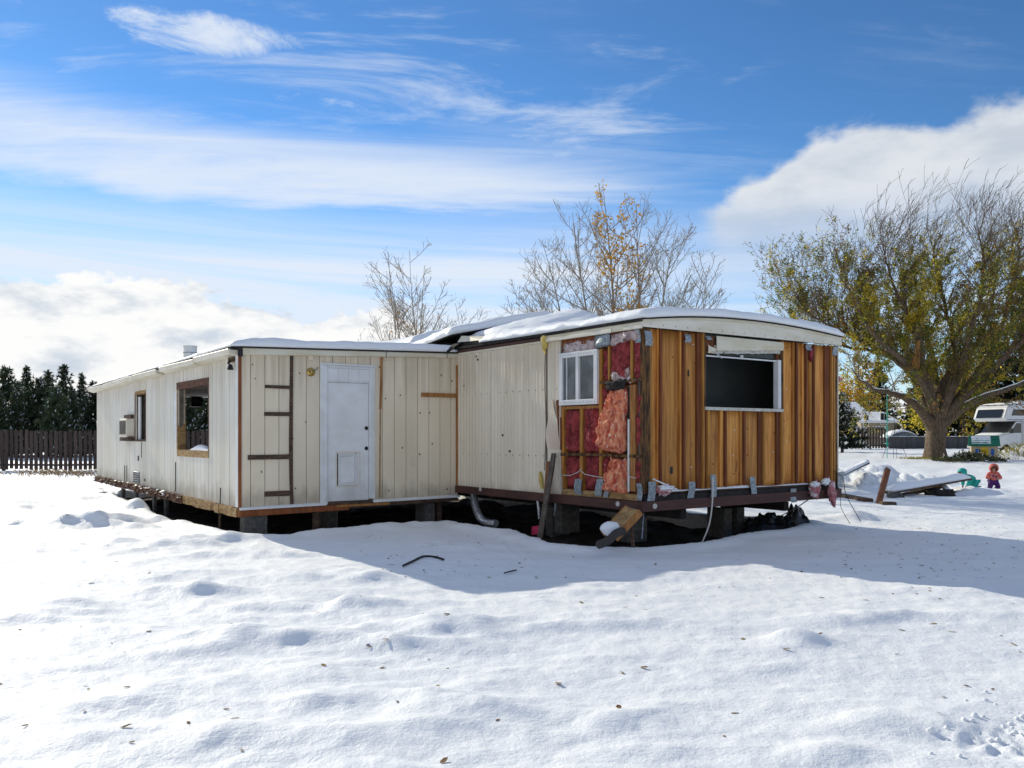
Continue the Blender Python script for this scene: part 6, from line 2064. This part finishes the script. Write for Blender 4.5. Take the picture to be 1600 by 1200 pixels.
grass('dry_grass_tufts', gx(1588, 48.6), 48.6, 1.3, .7, 520, .34)

# swing and knotted climbing rope under the low limb
TURQ = mat('turquoise_plastic', (0.02, 0.42, 0.33), rough=.45)
Yw = 48.9
cr_ = thing('climbing_rope', 'climbing rope with turquoise discs hanging from the willow limb', 'rope', at(1386, 716, Yw))
o0 = at(1386, 716, Yw)
m = MB(); m.tube([(0, 0, 0), (0, 0, at(1386, 606, Yw).z - o0.z)], .022, 6); m.build('rope', TURQ, cr_)
for py in (646, 657, 669, 681, 693):
    m = MB(); zz = at(1386, py, Yw).z - o0.z; m.lathe([(0, zz - .03), (.12, zz - .02), (.13, zz), (.12, zz + .02), (0, zz + .03)], n=12); m.build('foot_disc', TURQ, cr_)
ts = thing('platform_swing', 'black bar platform swing hanging on thin ropes from the willow limb', 'swing', at(1398, 719, Yw))
o0 = at(1398, 719, Yw)
q = lambda px, py, dy=0: at(px, py, Yw + dy) - o0
m = MB(); m.bar(q(1376, 718), q(1421, 720), .25, .045); m.build('platform', BLACK, ts)
m = MB(); m.tube([q(1397, 612), q(1397, 668)], .016, 5); m.build('rope', GREYWOOD, ts)
for a in ((1378, 717.5), (1396, 718.5), (1402, 718.5), (1419, 719.5)):
    m = MB(); m.tube([q(1397, 668), q(*a)], .012, 4); m.build('rope', WIREDK, ts)

# ------------------------------------------------------------------ scrap heap under the snow
def gp(px, py, lift=0.0):
    p = on_ground(px, py); p.z = H(p.x, p.y) + lift; return p
def plank(name, a, b, wd, th, material, label, snow=0.0, cat='plank', up=(0, 0, 1)):
    a, b = Vector(a), Vector(b)
    t = thing(name, label, cat, (a.x, a.y, min(a.z, b.z) - th))
    o = Vector(t.location)
    m = MB(); m.bar(a - o, b - o, wd, th, up); m.build('board', material, t, bevel=.006)
    if snow:
        d = (b - a); s = d.cross(Vector((0, 0, 1))).normalized() * wd * .48
        def f(u, v):
            p = a + d * (.02 + .96 * u) + s * (2 * v - 1) - o
            e = (1 - abs(2 * v - 1) ** 4) * (1 - abs(2 * u - 1) ** 16)
            return p + Vector((0, 0, th / 2 + .003 + snow * (.25 + .75 * e) * (1 + .35 * float(gnoise(u * 6, v, 17)))))
        def g(u, v):
            return a + d * (.02 + .96 * u) + s * (2 * v - 1) - o + Vector((0, 0, th / 2 + .002))
        m = MB(); m.sheet(40, 8, f, g); m.build('snow_cover', RSNOW, t, smooth=True)
    return t
a, b = at(1383, 770, 23.2), at(1509, 748, 24.6)
plank('snowy_plank', a, b, .42, .05, DKWOOD, 'long plank propped on the scrap heap under thick snow', .17)
a, b = at(1398, 776, 23.6), at(1472, 760, 24.4)
plank('dark_plank', a, b, .16, .09, DKWOOD, 'dark beam lying beneath the long snowy plank', .0)
a, b = at(1466, 752, 24.6), at(1494, 778, 23.4)
plank('dark_plank', a, b, .16, .05, DKWOOD, 'short plank slanting down from the end of the snowy plank', .02)
a, b = at(1372, 790, 20.9), at(1387, 733, 22.0)
plank('leaning_post', a, b, .13, .09, BRWOOD, 'red brown post leaning out of the snow against the snowy plank', 0, 'post', (0, -1, .2))
a, b = gp(1376, 789, .03), gp(1398, 789, .03)
plank('dark_plank', a, b, .22, .07, DKWOOD, 'dark board half buried at the foot of the leaning post')
a, b = gp(1310, 776, .03), gp(1356, 784, .03)
plank('dark_plank', a, b, .28, .10, DKWOOD, 'dark board half buried beside the far corner of the stripped home')
# curled dark sheet showing its edge at the top of the heap
p0, p1 = at(1316, 744, 25.0), at(1359, 721, 26.6)
t = thing('metal_sheet', 'curled dark sheet edge sticking out of the snowy heap', 'sheet', (p0.x, p0.y, p0.z - .1))
o0 = Vector(t.location)
m = MB(); m.sheet(14, 5, lambda s, t_: p0.lerp(p1, s) - o0 + Vector((.12 * t_, .9 * t_, -.03 * s - .10 * t_)), lambda s, t_: p0.lerp(p1, s) - o0 + Vector((.12 * t_, .9 * t_, -.06 * s - .012 - .10 * t_)))
m.build('sheet_edge', DARKGAP, t)
m = MB(); m.sheet(14, 5, lambda s, t_: p0.lerp(p1, s) - o0 + Vector((.12 * t_, .02 + .9 * t_, .05 - .03 * s - .10 * t_ + .07 * math.sin(math.pi * t_))), lambda s, t_: p0.lerp(p1, s) - o0 + Vector((.12 * t_, .02 + .9 * t_, .002 - .03 * s - .10 * t_)))
m.build('snow_cover', RSNOW, t, smooth=True)
for k, (px, py, Y, r) in enumerate(((1394, 774, 22.9, .12), (1403, 776, 23.0, .12), (1459, 772, 23.9, .2), (1478, 774, 23.6, .22))):
    p = at(px, py, Y)
    o = blobm((0, 0, 0), (r * 1.3, r, r * .8), 20 + k, rough=.5).build('rubble_lump', BLOCK if k < 2 else DARKGAP, loc=p, smooth=True)
    tag(o, 'grey rubble lump wedged under the near end of the snowy plank' if k < 2 else 'dark bundle in the hollow beneath the snowy plank', 'rubble', 'rubble under the plank end' if k < 2 else 'bundles under the plank')

# ------------------------------------------------------------------ children
SKIN = mat('skin', (0.55, 0.31, 0.22), rough=.5)
CORAL = mat('coral_jacket', (0.52, 0.085, 0.075), (0.62, 0.20, 0.14), 16, rough=.7, col3=(.40, .05, .09), s3=20, lo3=.58, hi3=.64)
PURPLE = mat('purple_cloth', (0.085, 0.022, 0.14), (0.06, 0.015, 0.10), 8, rough=.8)
TEAL = mat('teal_snowsuit', (0.015, 0.30, 0.26), (0.02, 0.38, 0.33), 7, rough=.6)
HAIR = mat('brown_hair', (0.10, 0.05, 0.025), rough=.7)


def skin(name, verts, edges, radii, material, parent, sub=2, root_i=0):
    me = bpy.data.meshes.new(name)
    me.from_pydata(verts, edges, [])
    me.materials.append(material)
    o = bpy.data.objects.new(name, me); COL.objects.link(o); o.parent = parent
    sk = o.modifiers.new('skin', 'SKIN'); sk.use_smooth_shade = True
    if not me.skin_vertices:
        me.attributes  # the modifier adds the layer
    sv = me.skin_vertices[0].data
    for i, r in enumerate(radii):
        sv[i].radius = (r, r) if not isinstance(r, tuple) else r
        sv[i].use_root = (i == root_i)
    s_ = o.modifiers.new('sub', 'SUBSURF'); s_.levels = sub; s_.render_levels = sub
    return o


def child(label, loc, rz, J, jacket, trousers, mitten, hoodm):
    t = thing('person', label, 'person', loc, rz)
    def sym(v): return (-v[0], v[1], v[2])
    V = [J['pelvis'], J['spine'], J['chest'], J['neck'], J['head0'], J['head1']]
    Ed = [(0, 1), (1, 2), (2, 3), (3, 4), (4, 5)]
    R_ = [.05, .055, .055, .035, .065, .06]
    for s in (1, -1):
        f = (lambda v: v) if s > 0 else sym
        b = len(V)
        V += [f(J['hip']), f(J['knee']), f(J['ankle']), f(J['toe'])]
        Ed += [(0, b), (b, b + 1), (b + 1, b + 2), (b + 2, b + 3)]; R_ += [.04, .035, .03, .026]
        b = len(V)
        V += [f(J['shoulder']), f(J['elbow' if s > 0 else 'elbow2']), f(J['hand' if s > 0 else 'hand2'])]
        Ed += [(2, b), (b, b + 1), (b + 1, b + 2)]; R_ += [.04, .030, .022]
    skin('body', V, Ed, R_, SKIN, t)
    Vj, Ej, Rj = [J['pelvis'], J['spine'], J['chest'], J['neck']], [(0, 1), (1, 2), (2, 3)], [.115, .118, .108, .06]
    for s in (1, -1):
        f = (lambda v: v) if s > 0 else sym
        b = len(Vj)
        h_ = Vector(f(J['hand' if s > 0 else 'hand2'])); e_ = Vector(f(J['elbow' if s > 0 else 'elbow2']))
        Vj += [f(J['shoulder']), tuple(e_), tuple(e_.lerp(h_, .8))]
        Ej += [(2, b), (b, b + 1), (b + 1, b + 2)]; Rj += [.065, .055, .045]
        skin('mitten', [tuple(e_.lerp(h_, .8)), tuple(h_), tuple(h_ + (h_ - e_).normalized() * .05), tuple(h_ + Vector((s * -.03, -.02, .02)))], [(0, 1), (1, 2), (1, 3)], [.032, .036, .022, .014], mitten, t, 1)
        skin('boot', [tuple(Vector(f(J['knee'])).lerp(Vector(f(J['ankle'])), .85)), f(J['ankle']), f(J['toe'])], [(0, 1), (1, 2)], [.05, .05, .042], BLACK, t, 1)
    skin('jacket', Vj, Ej, Rj, jacket, t)
    kn = Vector(J['knee']).lerp(Vector(J['ankle']), .9)
    skin('trousers', [J['pelvis'], J['hip'], J['knee'], tuple(kn), sym(J['hip']), sym(J['knee']), sym(tuple(kn))], [(0, 1), (1, 2), (2, 3), (0, 4), (4, 5), (5, 6)], [.10, .088, .068, .052, .088, .068, .052], trousers, t)
    # hood: a shell open towards the face
    c = (Vector(J['head0']) + Vector(J['head1'])) / 2
    fw = Vector(J['face']).normalized()
    upv = (Vector(J['head1']) - Vector(J['head0'])).normalized()
    sd = fw.cross(upv).normalized(); upv = sd.cross(fw).normalized()
    m = MB(); vs_, fs = [], []
    n, k = 18, 10
    for layer, rr in ((0, .128), (1, .108)):
        for i in range(k + 1):
            th = math.pi * (1.0 - i / k * .70)
            for j in range(n):
                p_ = 2 * math.pi * j / n
                d = fw * math.cos(th) + (sd * math.cos(p_) + upv * math.sin(p_)) * math.sin(th)
                sc = rr * (1.10 if d.z > .5 else 1.0) * (1 + .05 * math.sin(5 * p_ + 3 * i))
                vs_.append(c + d * sc + (upv * .012))
    per = (k + 1) * n
    for L_ in (0, 1):
        for i in range(k):
            for j in range(n):
                a, b = L_ * per + i * n + j, L_ * per + i * n + (j + 1) % n
                fs.append((a, b, b + n, a + n) if L_ == 0 else (a, a + n, b + n, b))
    for j in range(n):
        a, b = k * n + j, k * n + (j + 1) % n
        fs.append((a, b, b + per, a + per))
    m.add(vs_, fs); m.build('hood', hoodm, t, smooth=True)
    # face: eyes, nose, mouth, fringe
    for s in (-1, 1):
        blobm(c + fw * .083 + sd * s * .030 + upv * .004, (.010, .010, .012), 1, 8, 6, 0).build('eye', BLACK, t, smooth=True)
    blobm(c + fw * .092 - upv * .018, (.014, .014, .016), 2, 8, 6, 0).build('nose', SKIN, t, smooth=True)
    blobm(c + fw * .083 - upv * .042, (.022, .012, .006), 3, 8, 6, 0).build('mouth', mat('lips', (0.40, 0.13, 0.11)), t, smooth=True)
    blobm(c + fw * .06 + upv * .055, (.07, .05, .03), 4, 10, 6, .2).build('fringe', HAIR, t, smooth=True)
    return t


Zk = 25.4
k1 = gp(1552, 767); k1.y += .0
child('small person in a coral hooded jacket and purple trousers kneeling in snow', (k1.x, k1.y, k1.z), -.25,
      dict(pelvis=(0, 0, .25), spine=(0, -.01, .35), chest=(0, -.02, .45), neck=(0, -.03, .53), head0=(0, -.045, .575), head1=(0, -.05, .66), face=(0, -1, -.35),
           hip=(.07, 0, .22), knee=(.11, -.13, .07), ankle=(.10, .10, .05), toe=(.10, .17, .04), shoulder=(.12, -.01, .46), elbow=(.19, -.06, .33), hand=(.05, -.16, .38), elbow2=(.19, -.05, .33), hand2=(.05, -.15, .40)),
      CORAL, PURPLE, PURPLE, CORAL)
k2 = gp(1512, 766)
child('small person in a teal snowsuit bending forward on hands and knees in snow', (k2.x + .05, k2.y, k2.z), rad(-80),
      dict(pelvis=(0, .18, .24), spine=(0, .06, .31), chest=(0, -.07, .36), neck=(0, -.16, .41), head0=(0, -.21, .435), head1=(0, -.25, .52), face=(0, -.8, -.6),
           hip=(.075, .19, .20), knee=(.10, .06, .07), ankle=(.10, .27, .05), toe=(.10, .34, .04), shoulder=(.12, -.09, .35), elbow=(.15, -.14, .20), hand=(.12, -.19, .06), elbow2=(.15, -.10, .20), hand2=(.12, -.13, .06)),
      TEAL, TEAL, PURPLE, TEAL)

# ------------------------------------------------------------------ leaves and clumps on the snow
random.seed(77)
LEAFBR = mat('fallen_leaf', (0.24, 0.12, 0.035), (0.13, 0.07, 0.03), 3, rough=.8, rand=.3)
LEAFPALE = mat('fallen_leaf_pale', (0.36, 0.27, 0.15), (0.24, 0.18, 0.10), 3, rough=.8)
lv = MB()
def litter(px, py, L, mi=0):
    p = on_ground(px, py); p.z = H(p.x, p.y)
    if p.z < -.12: return
    a = random.uniform(0, 6.28); d = Vector((math.cos(a), math.sin(a), random.uniform(-.1, .12))); s = Vector((-math.sin(a), math.cos(a), random.uniform(-.2, .2)))
    c = p + Vector((0, 0, .004))
    lv.add([c, c + d * L * .3 + s * L * .24, c + d * L * .75 + s * L * .2 + Vector((0, 0, L * .07)), c + d * L + Vector((0, 0, L * .03)), c + d * L * .7 - s * L * .2 + Vector((0, 0, L * .07)), c + d * L * .3 - s * L * .24],
           [(0, 1, 2, 3), (0, 3, 4, 5)], mi)
for (px, py) in ((965, 1115), (227, 990), (502, 1043), (582, 1012), (608, 1010), (592, 1040), (1155, 1112), (1505, 1070), (1000, 1044), (970, 1050), (868, 1064), (1012, 957), (972, 955), (912, 948), (1162, 1000), (1280, 1001), (1222, 1022),
                 (230, 906), (137, 915), (62, 915), (356, 972), (500, 958), (667, 963), (703, 979), (358, 1130), (187, 1145), (688, 1196), (5, 1072), (1495, 987), (1590, 1007), (1452, 977), (1416, 986), (1348, 942), (1253, 895), (1024, 883), (760, 903)):
    litter(px, py, random.uniform(.05, .075), random.choice((0, 0, 1)))
for i in range(420):
    if i < 170: px, py = random.gauss(1470, 110), random.gauss(865, 32)
    elif i < 250: px, py = random.uniform(1330, 1600), random.uniform(780, 830)
    elif i < 310: px, py = random.uniform(560, 860), random.uniform(835, 905)
    else: px, py = random.uniform(0, 1600), 700 + 500 * random.random() ** 2.2 + 60
    if py < 765 or py > 1190: continue
    litter(px, py, random.uniform(.035, .06) * (1.0 if py < 950 else .8), random.choice((0, 0, 1)))
tag(lv.build('fallen_leaves', [LEAFBR, LEAFPALE]), 'small brown leaves scattered over the snow', None, None, 'stuff')
cl = MB()
for i in range(34):
    px, py = random.gauss(1560, 45), random.gauss(1135, 30)
    p = on_ground(px, py)
    r = random.uniform(.006, .016) * (1.9 if i < 3 else 1)
    b = blobm((p.x, p.y, H(p.x, p.y) + r * .4), (r * 1.2, r, r * .8), i, 7, 5, .6)
    cl.add(b.v, b.f)
tag(cl.build('snow_crumbs', SNOW, smooth=True), 'loose crumbs of trampled snow', None, None, 'stuff')
